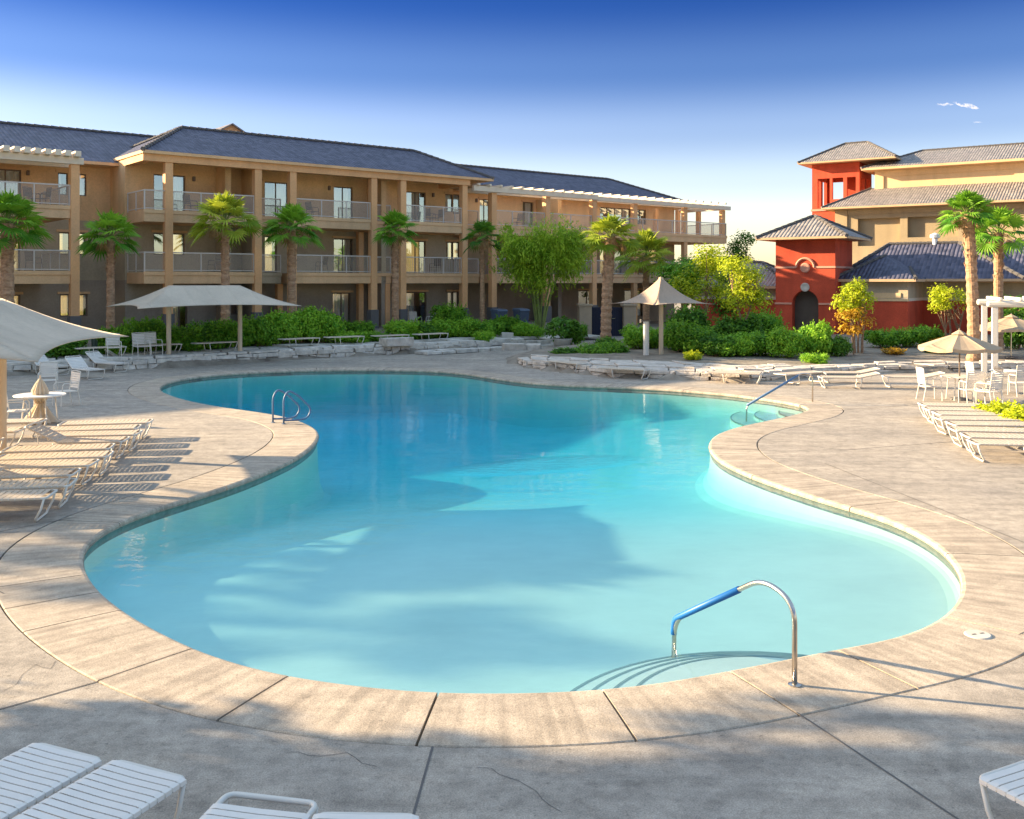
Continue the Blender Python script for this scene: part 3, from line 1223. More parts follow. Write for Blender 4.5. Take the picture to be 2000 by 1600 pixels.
def balcony(parent, x0, x1, y0, y1, zt, th=.58, left=False, right=False, posts=None, rg=random, dark=False, style=0):
    """slab with fascia; railing and mesh panel are its sub-parts"""
    s = MB()
    s.box(x0, x1, y0, y1, zt - th, zt, 0)
    s.box(x0 - .03, x1 + .03, y0 - .04, y0 - .002, zt - .16, zt + .03, 0)
    o = s.build('balcony', [M['wall_mid'] if dark else M['fascia']], parent, bevel=.01)
    r = MB()
    p = MB()
    zr = zt + 1.0
    sides = [((x0, y0 + .05), (x1, y0 + .05))]
    if left:
        sides.append(((x0 + .05, y0 + .05), (x0 + .05, y1)))
    if right:
        sides.append(((x1 - .05, y0 + .05), (x1 - .05, y1)))
    for (a, b) in sides:
        a, b = Vector((*a, 0)), Vector((*b, 0))
        L = (b - a).length
        d = (b - a) / L
        n = Vector((-d.y, d.x, 0))
        Mx = Matrix(((d.x, n.x, 0, a.x), (d.y, n.y, 0, a.y), (0, 0, 1, 0), (0, 0, 0, 1)))
        r.box(0, L, -.03, .03, zr - .03, zr + .03, 0, Mx)
        r.box(0, L, -.02, .02, zt + .08, zt + .12, 0, Mx)
        k = max(1, round(L / 1.6))
        for q in range(k + 1):
            c = min(max(L * q / k, .025), L - .025)
            r.box(c - .025, c + .025, -.025, .025, zt, zr - .03, 0, Mx)
        if style == 0:
            p.face([Mx @ Vector((.03, 0, zt + .12)), Mx @ Vector((L - .03, 0, zt + .12)), Mx @ Vector((L - .03, 0, zr - .04)), Mx @ Vector((.03, 0, zr - .04))])
        else:
            c = .12
            while c < L - .05:
                r.box(c - .008, c + .008, -.008, .008, zt + .12, zr - .03, 0, Mx)
                c += .13
    r.build('railing', M['rail'], o)
    if p.f:
        p.build('mesh_panel', M['railglass'], o)
    return o


# ------------------------------------------------------------------ the long three-storey building
rgb = random.Random(6)
BL = empty('hotel_building', P0, math.atan2(DT.y, DT.x), 'long three-storey tan building with slate-blue hip roofs and stacked balconies beyond the pool', 'building')
Z1, Z2, ZB = 4.07, 7.19, 9.64           # upper floors and underside of the roof beam
ZG = .80
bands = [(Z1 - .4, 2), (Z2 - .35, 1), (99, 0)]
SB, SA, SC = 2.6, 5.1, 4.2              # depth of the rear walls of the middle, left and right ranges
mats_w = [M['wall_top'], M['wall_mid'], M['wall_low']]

# openings: (px left, px right, storey, kind, panels, curtain)
opsB = [(300, 362, 2, 'sliding_door', 2, .6), (517, 563, 2, 'sliding_door', 2, .5), (652, 689, 2, 'sliding_door', 2, .9), (793, 832, 2, 'sliding_door', 2, .8), (870, 899, 2, 'window', 2, .5),
        (300, 361, 1, 'window', 2, .5), (517, 541, 1, 'sliding_door', 1, .8), (652, 690, 1, 'sliding_door', 2, .4), (793, 832, 1, 'sliding_door', 2, .8), (872, 898, 1, 'window', 2, .6),
        (336, 366, 0, 'sliding_door', 2, .6), (440, 480, 0, 'window', 2, .3), (650, 686, 0, 'sliding_door', 2, .9), (790, 833, 0, 'sliding_door', 2, .6), (874, 896, 0, 'window', 2, .7)]
opsA = [(-20, 42, 2, 'sliding_door', 2, .7), (113, 133, 2, 'window', 1, .5), (150, 169, 2, 'window', 1, .9),
        (-20, 40, 1, 'sliding_door', 2, .7), (115, 137, 1, 'window', 1, .5), (150, 167, 1, 'window', 1, .9),
        (-20, 40, 0, 'sliding_door', 2, .7), (117, 137, 0, 'window', 1, .8), (153, 171, 0, 'window', 1, .8)]
opsC = [(937, 957, 2, 'sliding_door', 2, .4), (1021, 1042, 2, 'sliding_door', 1, .5), (1172, 1232, 2, 'window', 4, .5), (1240, 1262, 2, 'window', 2, .5),
        (1010, 1045, 1, 'sliding_door', 2, .5), (1172, 1215, 1, 'sliding_door', 2, .5), (1245, 1285, 1, 'window', 2, .5), (1060, 1085, 1, 'window', 2, .5),
        (1130, 1165, 0, 'sliding_door', 2, .3), (1220, 1255, 0, 'sliding_door', 2, .4)]
FL = [ZG, Z1, Z2]


def make_ops(lst, s):
    out = []
    for (a, b, st, kind, pn, cu) in lst:
        z0 = FL[st] + (.04 if kind == 'sliding_door' else .95)
        z1 = FL[st] + 2.12
        out.append((T(a, s), T(b, s), z0, z1, kind, pn, cu))
    return out


TBL, TBR = -1.37, 19.6                  # left and right ends of the middle range's rear wall
for (s, lst, t0, t1) in ((SB, opsB, TBL, TBR), (SA, opsA, -26, TBL), (SC, opsC, TBR, 43.0)):
    O = make_ops(lst, s)
    w = MB()
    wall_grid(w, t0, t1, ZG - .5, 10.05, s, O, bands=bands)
    if s == SB:                          # returns at both ends
        wall_grid(w, SB, SA, ZG - .5, 10.05, TBL, [], bands=bands, axis='y')
        wall_grid(w, SB, SC, ZG - .5, 10.05, TBR, [], bands=bands, axis='y')
    if s == SC:
        wall_grid(w, SC, 14, ZG - .5, 10.0, 43.0, [], bands=bands, axis='y')
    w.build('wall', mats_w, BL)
    for (a, b, z0, z1, kind, pn, cu) in O:
        window(BL, a, b, z0, z1, s, kind, pn, cu, rgb, lit=z0 > 4 and z0 < 6 and (b < T(560, s) or a > T(780, s)) or (z0 < 3 and a < 0))
        l = MB()                         # head trim
        l.box(a - .12, b + .12, s - .06, s - .004, z1 + .02, z1 + .14)
        l.build('lintel', M['fascia'], BL)

# fin walls that divide the flats
for (px, s0, zt, lo) in ((440, 1.3, 10.0, ZG - .4), (745, .9, 10.0, ZG - .4), (752, 1.6, 10.0, ZG - .4), (492, 1.2, 9.9, ZG - .4), (1090, 1.8, 9.5, ZG - .4)):
    t = T(px, s0)
    w = MB()
    e = SB if t < TBR else SC
    for (za, zb, mm) in ((lo, Z1 - .4, 2), (Z1 - .4, Z2 - .35, 1), (Z2 - .35, zt, 0)):
        w.box(t, t + .32, s0, e - .004, za, zb, mm)
    w.build('partition', mats_w, BL)

# columns
colpx = [-95, 145, 328, 502, 570, 728, 785, 905, 962, 1067, 1158]
for px in colpx:
    t = T(px, 0)
    c = MB()
    hw = .20
    ztop = ZB if 300 < px < 950 else (9.2 if px < 300 else 9.3)
    c.box(t - hw, t + hw, -hw, hw, ZG - .5, ztop, 0)
    c.build('column', M['column'], BL, bevel=.02)
    c = MB()
    c.box(t - hw - .06, t + hw + .06, -hw - .06, hw + .06, ZG - .6, ZG + 1.15, 0)
    c.build('column_base', M['base_dark'], BL, bevel=.02)
for px, s, zt in ((703, 2.0, Z2 - .6), (545, 2.0, Z1 - .6), (755, 1.0, Z1 - .6)):
    t = T(px, s)
    c = MB()
    c.box(t - .17, t + .17, s - .17, s + .17, ZG - .4, zt, 0)
    c.build('column', M['column'], BL, bevel=.02)

# balconies: middle range
tb = [T(p, 0) for p in (280, 328, 502, 570, 728, 785, 905)]
for zt in (Z1, Z2):
    balcony(BL, tb[0], tb[2] - .2, -.12, SB - .01, zt, left=True)
    balcony(BL, tb[2] + .2, tb[3] - .2, .9, SB - .01, zt, dark=zt == Z1, rg=rgb)
    balcony(BL, tb[3] + .2, tb[4] - .2, -.12, SB - .01, zt)
    balcony(BL, tb[4] + .2, tb[5] - .2, .9, SB - .01, zt)
    balcony(BL, tb[5] + .2, tb[6] - .2, -.12, SB - .01, zt, style=1 if zt == Z1 else 0)
# left range
tl = T(145, 0)
for zt in (Z1, Z2):
    balcony(BL, T(-95, 0) + .2, tl - .2, -.12, SA - .01, zt, right=True)
# right range
tc_ = [T(p, 0) for p in (905, 962, 1067, 1158)]
for zt in (Z1, Z2):
    balcony(BL, tc_[0] + .2, tc_[1] - .2, 1.2, SC - .01, zt)
    balcony(BL, tc_[1] + .2, tc_[2] - .2, -.12, SC - .01, zt)
    balcony(BL, tc_[2] + .2, tc_[3] - .2, -.12, SC - .01, zt)
balcony(BL, tc_[3] + .2, 44.3, -.12, SC - .01, Z2, right=True)
balcony(BL, tc_[3] + .2, 42.8, -.12, SC - .01, Z1)

# beam under the middle roof
b = MB()
b.box(tb[0] - .1, tb[6] + .35, -.26, .26, ZB, 10.0, 0)
b.box(tb[0] - .1, tb[0] + .36, .262, SB - .004, ZB, 10.0, 0)
b.box(tb[6] - .1, tb[6] + .35, .262, SC - .004, ZB, 10.0, 0)
b.box(tb[0] + .37, tb[6] - .12, .27, SB - .006, 9.93, 9.99, 1)
b.build('roof_beam', [M['column'], M['soffit']], BL)

# roofs
r = MB()
hip_roof(r, -1.45, 20.6, -.42, 10.0, 10.16, 2.4, 18.0, 4.8, 12.25)
r.build('roof', [M['tile'], M['fascia'], M['tile_tan']], BL)
r = MB()
hip_roof(r, -40, 45.6, 3.6, 17.2, 9.86, -36, 41.5, 10.3, 12.38)
r.build('roof', [M['tile'], M['fascia'], M['tile_tan']], BL)

# pale trellis over the left range: beam with rafter tails
p = MB()
t0, t1 = -14.0, T(163, -.2)
p.box(t0, t1, -.28, -.06, 9.20, 9.52, 0)
p.box(t0, t1, 1.4, 1.55, 9.20, 9.52, 0)
p.build('trellis_beam', M['cream'], BL, bevel=.015)
k = t0 + .1
while k < t1 - .35:
    q = MB()
    q.box(k, k + .27, -.62, SA - .9, 9.525, 9.80, 0)
    q.build('rafter', M['cream'], BL, bevel=.02)
    k += .44
# right range: long pale trellis, open at its far end
p = MB()
ta, tbx = T(925, -.3), T(1168, -.3)
p.box(ta, tbx, -.36, -.12, 9.32, 9.66, 0)
p.box(ta, 44.6, .9, 1.05, 9.30, 9.56, 0)
p.box(tbx - .5, 44.6, -.30, -.10, 9.26, 9.56, 0)
p.box(44.2, 44.45, -.098, 4.6, 9.30, 9.55, 0)
p.build('trellis_beam', M['cream'], BL, bevel=.015)
k = ta + .2
while k < 44.3:
    q = MB()
    q.box(k, k + .16, -.55, SC - .4, 9.665, 9.80, 0)
    q.build('rafter', M['cream'], BL, bevel=.01)
    k += .9
for px in (1240, 1338, 1412):
    t = T(px, 0)
    c = MB()
    c.box(t - .19, t + .19, -.09, .25, ZG - .5 if px < 1400 else Z2 - .6, 9.26, 0)
    c.build('column', M['column'], BL, bevel=.02)
for (t, s) in ((39.0, 2.6), (44.1, 2.6), (41.6, 2.6)):
    c = MB()
    c.box(t - .16, t + .16, s - .16, s + .16, Z2, 9.30, 0)
    c.build('column', M['column'], BL, bevel=.02)
# wall lamps by the balcony doors
for (px, st, s) in ((54, 2, SA), (380, 1, SB), (845, 2, SB), (930, 2, SC), (378, 2, SB), (642, 2, SB)):
    t = T(px, s)
    c = MB()
    z = FL[st] + 2.0
    c.box(t - .07, t + .07, s - .14, s - .004, z - .14, z + .12)
    c.build('wall_lamp', M['frame'], BL, bevel=.02)

# small gable on the roof behind
_t = T(452, 16.0)
_g = W(_t, 16.0)
GA = empty('roof_gable', W(_t, 16.0, zy(243, _g.y) - 1.5), math.atan2(DT.y, DT.x), 'small orange gabled roof turret rising behind the slate ridge', 'turret')
w = MB()
w.face([(-1.3, 0, -1), (1.3, 0, -1), (1.3, 0, .75), (0, 0, 1.5), (-1.3, 0, .75)])
w.face([(-1.3, 3, -1), (-1.3, 0, -1), (-1.3, 0, .75), (-1.3, 3, .75)])
w.face([(1.3, 0, -1), (1.3, 3, -1), (1.3, 3, .75), (1.3, 0, .75)])
w.build('wall', M['column'], GA)
w = MB()
for sg in (-1, 1):
    q = [(0, -.25, 1.56), (0, 3, 1.56), (sg * 1.55, 3, .68), (sg * 1.55, -.25, .68)]
    roof_face(w, q)
w.build('roof', M['tile_tan'], GA, solid=.08)

# gate between two pillars
G0 = at(1185, 59, .24)
GT = empty('gate', G0, R(8), 'dark blue double gate with a horizontal handle between sand pillars', 'gate')
for x in (-.97, .04):
    d = MB()
    d.box(x, x + .93, -.04, .04, .04, 1.80)
    for k in range(6):
        d.box(x + .08 + k * .14, x + .11 + k * .14, -.055, -.041, .1, 1.74)
    d.build('gate_leaf', M['gate'], GT)
h = MB()
h.tube([(-.45, -.1, 1.12), (.5, -.1, 1.12)], .03, 8)
h.tube([(-.4, -.1, 1.12), (-.4, -.04, 1.12)], .02, 6)
h.tube([(.45, -.1, 1.12), (.45, -.04, 1.12)], .02, 6)
h.build('handle', M['steel'], GT)
for x in (-1.75, 1.0):
    h = MB()
    h.box(x, x + .76, -.3, .3, -.3, 1.86)
    h.box(x - .06, x + .82, -.36, .36, 1.862, 2.0)
    h.build('pillar', M['gate_wall'], GT, bevel=.02)

# ------------------------------------------------------------------ red tower and its low wing
U2 = math.atan2(-.562, .827)


def frame_obj(name, px, Y, z, label, cat):
    return empty(name, at(px, Y, z), U2, label, cat)


TW = frame_obj('entrance_tower', 1515, 61, .3, 'square red tower with an arched doorway, round medallions and a brown pyramid roof', 'tower')


def arch_wall(mb, x0, x1, z1, y, ax, aw, spring, depth=.5, bands=None):
    """front wall with a round-headed opening"""
    n = 14
    r_ = aw / 2
    arc = [(ax - r_ * math.cos(PI * k / n), spring + r_ * math.sin(PI * k / n)) for k in range(n + 1)]
    mb.face([(x0, y, -.5), (ax - r_, y, -.5), (ax - r_, y, spring), (x0, y, spring)], 0)
    mb.face([(ax + r_, y, -.5), (x1, y, -.5), (x1, y, spring), (ax + r_, y, spring)], 0)
    zt = spring + r_ + .15
    mb.face([(x0, y, spring), (ax - r_, y, spring), (ax - r_, y, zt), (x0, y, zt)], 0)
    mb.face([(ax + r_, y, spring), (x1, y, spring), (x1, y, zt), (ax + r_, y, zt)], 0)
    for k in range(n):
        (a, az), (b, bz) = arc[k], arc[k + 1]
        mb.face([(a, y, az), (b, y, bz), (b, y, zt), (a, y, zt)], 0)
        mb.face([(b, y, bz), (a, y, az), (a, y + depth, az), (b, y + depth, bz)], 0)
    mb.face([(x0, y, zt), (x1, y, zt), (x1, y, z1), (x0, y, z1)], 0)
    for sx in (-1, 1):
        mb.face([(ax + sx * r_, y, -.5), (ax + sx * r_, y + depth, -.5), (ax + sx * r_, y + depth, spring), (ax + sx * r_, y, spring)], 0)


TWW, TWD, TWH = 3.68, 3.8, 5.9
w = MB()
arch_wall(w, 0, TWW, TWH, 0, 1.86, 1.62, 1.95)
w.face([(0, TWD, -.5), (0, 0, -.5), (0, 0, TWH), (0, TWD, TWH)])
w.face([(TWW, 0, -.5), (TWW, TWD, -.5), (TWW, TWD, TWH), (TWW, 0, TWH)])
w.face([(TWW, TWD, -.5), (0, TWD, -.5), (0, TWD, TWH), (TWW, TWD, TWH)])
w.build('wall', M['red'], TW)
d = MB()
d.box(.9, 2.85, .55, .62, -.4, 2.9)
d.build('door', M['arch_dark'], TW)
t_ = MB()
for (a, b) in ((-.05, 1.03), (2.69, TWW + .05)):
    t_.box(a, b, -.05, -.003, 1.88, 1.99)
for (a, b) in ((-.05, 1.28), (2.44, TWW + .05)):
    t_.box(a, b, -.05, -.003, 4.12, 4.24)
t_.box(TWW + .003, TWW + .05, -.05, TWD, 4.12, 4.24)
t_.tube([(1.86 + .56 * math.cos(PI * k / 14), -.03, 4.17 + .56 * math.sin(PI * k / 14)) for k in range(15)], .075, 6)
t_.build('trim', M['red_trim'], TW)
for (z, rr) in ((4.15, .30), (2.95, .27)):
    m_ = MB()
    n = 24
    m_.grid([[(1.86 + r_ * math.cos(2 * PI * k / n), yy, z + r_ * math.sin(2 * PI * k / n)) for (r_, yy) in ((rr, -.002), (rr, -.07), (rr * .8, -.09), (0.001, -.06))] for k in range(n)], closed_u=True)
    m_.build('medallion', M['pot'] if z < 3.5 else M['red_trim'], TW)
r = MB()
hip_roof(r, -.95, TWW + .95, -.95, TWD + .95, TWH + .12, TWW / 2, TWW / 2, TWD / 2, TWH + 1.55, th=.14)
r.build('roof', [M['tile_tan'], M['soffit'], M['tile_tan']], TW)

LW = frame_obj('low_wing', 1515, 61, .3, 'single-storey red and taupe wing with dark hipped roofs beside the arched tower', 'building')


def low_wall(mb, x0, x1, y, zt, axis='x'):
    wall_grid(mb, x0, x1, -.5, zt, y, [], bands=[(2.12, 0), (2.3, 2), (99, 1)], axis=axis)


w = MB()
low_wall(w, 3.7, 7.6, 1.2, 3.4)
wall_grid(w, 1.2, 5.2, -.5, 3.4, 7.6, [], bands=[(2.12, 0), (2.3, 2), (99, 1)], axis='y')
low_wall(w, 7.6, 20, 5.2, 3.3)
w.build('wall', [M['red'], M['wall_mid'], M['cream']], LW)
w = MB()
low_wall(w, -6.5, 0, 2.4, 2.9)
w.build('wall', [M['red'], M['wall_mid'], M['cream']], LW)
w = MB()
w.box(3.72, 7.66, 1.13, 1.197, 2.12, 2.26)
w.box(4.6, 7.2, 1.15, 1.198, 2.3, 2.62)
w.build('trim', M['yellow_wall'], LW)
r = MB()
hip_roof(r, 3.3, 8.15, .65, 13, 3.45, 5.72, 5.72, 3.6, 4.9, ry1=9)
r.build('roof', [M['tile'], M['soffit'], M['tile_tan']], LW)
r = MB()
hip_roof(r, 2.6, 13.5, 3.4, 12.6, 3.47, 5.2, 9.4, 7.0, 5.75)
r.build('roof', [M['tile'], M['soffit'], M['tile_tan']], LW)
r = MB()
hip_roof(r, 9.0, 22, 4.6, 14, 3.38, 12.0, 18, 9.3, 5.85)
r.build('roof', [M['tile'], M['soffit'], M['tile_tan']], LW)
r = MB()
hip_roof(r, -7.2, .4, 1.7, 8, 3.0, -4, -2.6, 4.8, 4.6)
r.build('roof', [M['tile_tan'], M['soffit'], M['tile_tan']], LW)
for (x, y, z, kind) in ((8.0, 7.0, 5.55, 0), (13.8, 8.6, 5.6, 1)):
    v = MB()
    v.lathe([(.16, 0), (.16, .75), (.30, .80), (.30, 1.0), (.02, 1.12)], 12, (x, y, z - .25)) if kind == 0 else v.box(x - .22, x + .22, y - .2, y + .2, z - .3, z + .55)
    v.build('roof_vent', M['white_pot'] if kind == 0 else M['base_dark'], LW, smooth=False)

# ------------------------------------------------------------------ tall building behind with a red belfry
TB = frame_obj('tall_building', 1634, 92, .3, 'tall ochre building with stepped brown tile roofs and blank recessed panels behind the red tower', 'building')
panels = [(1.95, 5.7, 6.6, 9.15), (6.35, 10.6, 7.3, 9.15), (11.4, 15.2, 7.3, 9.15)]
w = MB()
wall_grid(w, 0, 34, -.5, 10.2, 0, panels, depth=.5, m=1)
for (a, b, c, d) in panels:
    w.face([(a, .5, c), (b, .5, c), (b, .5, d), (a, .5, d)], 1)
w.face([(0, 16, -.5), (0, 0, -.5), (0, 0, 10.2), (0, 16, 10.2)], 1)
w.box(-.12, 1.0, -.12, -.003, -.5, 10.1, 1)
w.box(1.02, 34, -.10, -.003, 9.55, 10.1, 1)
wall_grid(w, 2.6, 15.5, 10, 14.1, 3.6, [(3.4, 14.6, 11.2, 13.35)], depth=.12, m=0)
w.face([(3.4, 3.72, 11.2), (14.6, 3.72, 11.2), (14.6, 3.72, 13.35), (3.4, 3.72, 13.35)], 0)
w.face([(2.6, 12, 10), (2.6, 3.6, 10), (2.6, 3.6, 14.1), (2.6, 12, 14.1)], 0)
w.face([(15.5, 3.6, 10), (15.5, 5.2, 10), (15.5, 5.2, 14.1), (15.5, 3.6, 14.1)], 0)
wall_grid(w, 15.5, 34, 10, 14.4, 5.2, [(17.0, 18.6, 11.3, 13.2)], depth=.15, m=1)
w.build('wall', [M['yellow_wall'], M['olive_wall']], TB)
window(TB, 17.0, 18.6, 11.3, 13.2, 5.2, 'window', 2, .8, rgb)
r = MB()
a, b_, c, d = (-1.1, -1.1, 10.25), (36, -1.1, 10.25), (36, 3.9, 12.3), (2.2, 3.9, 12.3)
roof_face(r, (a, b_, c, d))
roof_face(r, ((-1.1, 17, 10.25), a, d, (2.2, 14, 12.3)))
r.tube([a, d], .13, 6, m=2)
r.box(-1.12, 36, -1.14, -1.08, 10.08, 10.25, 1)
r.box(-1.14, -1.09, -1.07, 17, 10.08, 10.25, 1)
r.face([(-1.1, -1.07, 10.08), (-1.1, -.004, 10.08), (36, -.004, 10.08), (36, -1.07, 10.08)], 1)
r.build('roof', [M['tile_tan'], M['soffit'], M['tile_tan']], TB)
r = MB()
hip_roof(r, 1.6, 36, 2.5, 14, 14.15, 6.0, 32, 8.0, 16.1, th=.22)
r.build('roof', [M['tile_tan'], M['fascia'], M['tile_tan']], TB)

BF = frame_obj('belfry', 1586, 97, .3, 'open red belfry with square openings under a low brown hip roof', 'belfry')
wd, dp = 4.6, 4.6
w = MB()
zo0, zo1, zt = 10.6, 13.5, 15.0
ops = [(.55, 1.75, zo0, zo1), (2.0, 3.05, zo0 + .8, zo1), (3.4, 4.25, zo0 + .8, zo1)]
for (y, fl) in ((0, 0), (dp - .3, 1)):
    wall_grid(w, 0, wd, -.5, zt, y, ops if not fl else [(.5, 2.1, zo0, zo1)], depth=.3, m=0)
    wall_grid(w, 0, wd, -.5, zt, y + .301, ops if not fl else [(.5, 2.1, zo0, zo1)], depth=-.002, m=0)
side = [(.55, 2.0, zo0, zo1), (2.6, 4.0, zo0, zo1)]
for x in (0, wd - .3):
    wall_grid(w, 0, dp, -.5, zt, x, side, depth=.3, m=0, axis='y')
    wall_grid(w, 0, dp, -.5, zt, x + .301, side, depth=-.002, m=0, axis='y')
w.box(.31, wd - .31, .31, dp - .31, zo0 - .4, zo0 - .1, 0)
w.build('wall', M['red'], BF)
t_ = MB()
t_.box(-.1, wd + .1, -.1, -.004, zo0 - .32, zo0 - .12)
t_.box(-.1, -.004, 0, dp, zo0 - .32, zo0 - .12)
t_.build('trim', M['red_trim'], BF)
r = MB()
hip_roof(r, -1.1, 8.2, -1.1, dp + 2.5, zt + .1, 2.4, 4.6, 3.0, zt + 2.2)
r.build('roof', [M['tile_tan'], M['soffit'], M['tile_tan']], BF)
# ------------------------------------------------------------------ vegetation
def rdir(rg):
    while True:
        v = Vector((rg.uniform(-1, 1), rg.uniform(-1, 1), rg.uniform(-1, 1)))
        if .05 < v.length < 1:
            return v.normalized()


def leaf(mb, p, t, n, l, w, tone):
    s = t.cross(n)
    if s.length < 1e-4:
        return
    s.normalize()
    mb.face([p - t * (l * .5), p + s * (w * .5) + t * (l * .05), p + t * (l * .5), p - s * (w * .5) + t * (l * .05)], 0, tone=tone)


def foliage(mb, blobs, n, size, rg, elong=1.7, hang=0.0, shell=.4, rough=.9, lump=.22, up=.75):
    tot = sum(a * b + b * c + a * c for _, (a, b, c) in blobs)
    for c, (rx, ry, rz) in blobs:
        c = Vector(c)
        off = Vector((rg.uniform(0, 50), rg.uniform(0, 50), rg.uniform(0, 50)))
        for _ in range(int(n * (rx * ry + ry * rz + rx * rz) / tot)):
            d = rdir(rg)
            if d.z < -.5 and rg.random() < .6:
                d.z = -d.z
            rr = 1 - shell * rg.random() ** 1.6
            lm = 1 + lump * (noise.noise(d * 2.6 + off) * 1.6 + noise.noise(d * 7 + off) * .9)
            if noise.noise(d * 4.5 + off * 1.7) < -.38:        # gaps
                continue
            p = c + Vector((d.x * rx, d.y * ry, d.z * rz)) * (rr * lm)
            nr = (d + rdir(rg) * rough + Vector((0, 0, up))).normalized()
            t = nr.cross(rdir(rg))
            t.z -= hang
            if t.length < .05:
                continue
            t.normalize()
            l = size * rg.uniform(.6, 1.35)
            tone = min(1, max(0, .5 + .5 * noise.noise(p * 2.2 + off) + rg.uniform(-.42, .42)))
            leaf(mb, p, t, nr, l, l / elong, tone)


def bush_mesh(seed, n, size, lobes, elong=1.7, hang=0):
    rg = random.Random(seed)
    mb = MB()
    bl = [((0, 0, .5), (.72, .72, .5))]
    for k in range(lobes):
        a = 2 * PI * k / lobes + rg.uniform(-.4, .4)
        q = rg.uniform(.35, .62)
        r_ = rg.uniform(.22, .46)
        bl.append(((q * math.cos(a), q * math.sin(a), rg.uniform(.3, .75)), (r_, r_, r_ * .9)))
    foliage(mb, bl, n, size, rg, elong, hang)
    for k in range(46):                  # young shoots that break the outline
        d = rdir(rg)
        d.z = abs(d.z) * .8 + .15
        d.normalize()
        b0 = Vector((d.x * .78, d.y * .78, .5 + d.z * .42)) * rg.uniform(.85, 1.05)
        ln = rg.uniform(.14, .36)
        dd = (d + Vector((0, 0, .6)) + rdir(rg) * .4).normalized()
        for q in range(9):
            pt = b0 + dd * ln * q / 8
            t = (dd * .6 + rdir(rg)).normalized()
            leaf(mb, pt + t * size * .4, t, rdir(rg), size * rg.uniform(.6, 1.1), size / elong * .8, rg.uniform(.45, 1))
    st = MB()
    for k in range(6):
        a = rg.uniform(0, 2 * PI)
        st.tube([(0.06 * math.cos(a), .06 * math.sin(a), -.12), (.25 * math.cos(a), .25 * math.sin(a), .35), (.5 * math.cos(a), .5 * math.sin(a), .7)], [.03, .02, .008], 5)
    return mb, st


BUSH = {}


def bush_proto(kind):
    if kind not in BUSH:
        sd, n, size, lobes, el, m = {'round': (1, 8200, .105, 9, 1.6, 'lf_green'), 'bright': (2, 9000, .10, 9, 1.6, 'lf_bright'), 'loose': (3, 4200, .15, 11, 2.4, 'lf_green'),
                                     'dark': (4, 6200, .12, 9, 1.7, 'lf_dark'), 'spiky': (5, 1300, .42, 6, 6.0, 'lf_bright'), 'gold': (6, 2000, .16, 6, 1.6, 'lf_yellow'), 'rust': (7, 1500, .15, 6, 1.6, 'lf_autumn')}[kind]
        BUSH[kind] = (bush_mesh(sd, n, size, lobes, el, -.6 if kind == 'spiky' else 0), m)
    return BUSH[kind]


BUSHOBJ = {}
bcount = [0]


def bush(kind, p, rx, ry, h, label, name='shrub', group=None):
    rz = (bcount[0] * 2.399) % 6.28
    bcount[0] += 1
    key = (kind, name)
    z = gz(p.x, p.y) - .04 if p.z == 0 else p.z
    if kind not in BUSHOBJ:
        (mb, st), m = bush_proto(kind)
        o = empty(name, (p.x, p.y, max(z, -.05)), rz, label, 'shrub', group)
        mb.build('foliage', M[m], o)
        st.build('stem', M['trunk'], o)
        BUSHOBJ[kind] = o
    else:
        o = copy_tree(BUSHOBJ[kind])
        o.name = name
        o.location = (p.x, p.y, max(z, -.05))
        o.rotation_euler = (0, 0, rz)
        o['label'] = label
    o.scale = ((rx + ry) / 2, (rx + ry) / 2, h * (.76 if p.x < 5 else (.70 if p.x < 17 else .52)))
    return o


def bs(px, s):                            # point in the left bed seen on column px, s metres from the building's columns
    return W(T(px, s), s)


# left bed, from the left edge to the gate path
bush('dark', bs(110, -6.6), 1.3, 1.3, 1.5, 'dark shrub under the edge of the large near sail')
bush('round', bs(228, -6), 1.2, 1.2, 1.5, 'green shrub at the foot of the second palm from the left edge')
bush('round', bs(262, -5.4), 1.1, 1.1, 1.75, 'tall green shrub between the palm foot and the sail post')
bush('round', bs(296, -5.8), 1.15, 1.15, 1.9, 'tallest green shrub just behind the nearer post of the two-post sail')
bush('round', bs(352, -6), 1.15, 1.15, 1.45, 'round clipped shrub just right of the nearer sail post')
bush('dark', bs(398, -5.2), 1.05, 1.05, 1.5, 'dark shrub midway between the two sail posts')
bush('round', bs(432, -5.6), 1.15, 1.15, 1.65, 'green shrub left of the farther sail post')
bush('loose', bs(458, -5.6), 1.0, 1.0, 1.5, 'loose shrub directly behind the farther sail post')
bush('round', bs(508, -5.6), 1.1, 1.1, 1.85, 'upright shrub forming the left end of the bright hedge')
bush('bright', bs(545, -5.2), 1.25, 1.25, 2.0, 'bright green hedge shrub under the right tip of the two-post sail')
bush('bright', bs(588, -5.0), 1.3, 1.3, 2.1, 'middle shrub of the bright green hedge')
bush('bright', bs(630, -5.2), 1.25, 1.25, 2.1, 'bright green shrub closing the right end of the hedge')
bush('spiky', bs(680, -6.0), 1.1, 1.1, .7, 'low grassy clump beside the right end of the hedge')
bush('loose', bs(722, -6.0), 1.2, 1.2, .75, 'low sprawling shrub in front of the dark glass doors')
bush('spiky', bs(792, -5.4), 1.25, 1.25, 1.15, 'rounded tufted grass mound behind the stone planter block')
bush('dark', bs(825, -5.8), 1.0, 1.0, 1.15, 'dark shrub right of the tufted grass mound')
bush('bright', bs(872, -5.6), 1.2, 1.2, 1.3, 'bright shrub below the tall column right of the grass mound')
bush('bright', bs(910, -5.8), 1.25, 1.25, 1.35, 'wide bright shrub at the foot of the thin dark palm')
bush('loose', bs(880, -3.4), 1.2, 1.2, 2.0, 'tall loose shrub against the building behind the bright shrub')
bush('loose', bs(955, -6.6), 1.0, 1.0, 1.25, 'loose shrub behind the grey stone cube')
bush('round', bs(985, -5.0), 1.3, 1.3, 1.35, 'green shrub between the willow trunk and the stone cube')
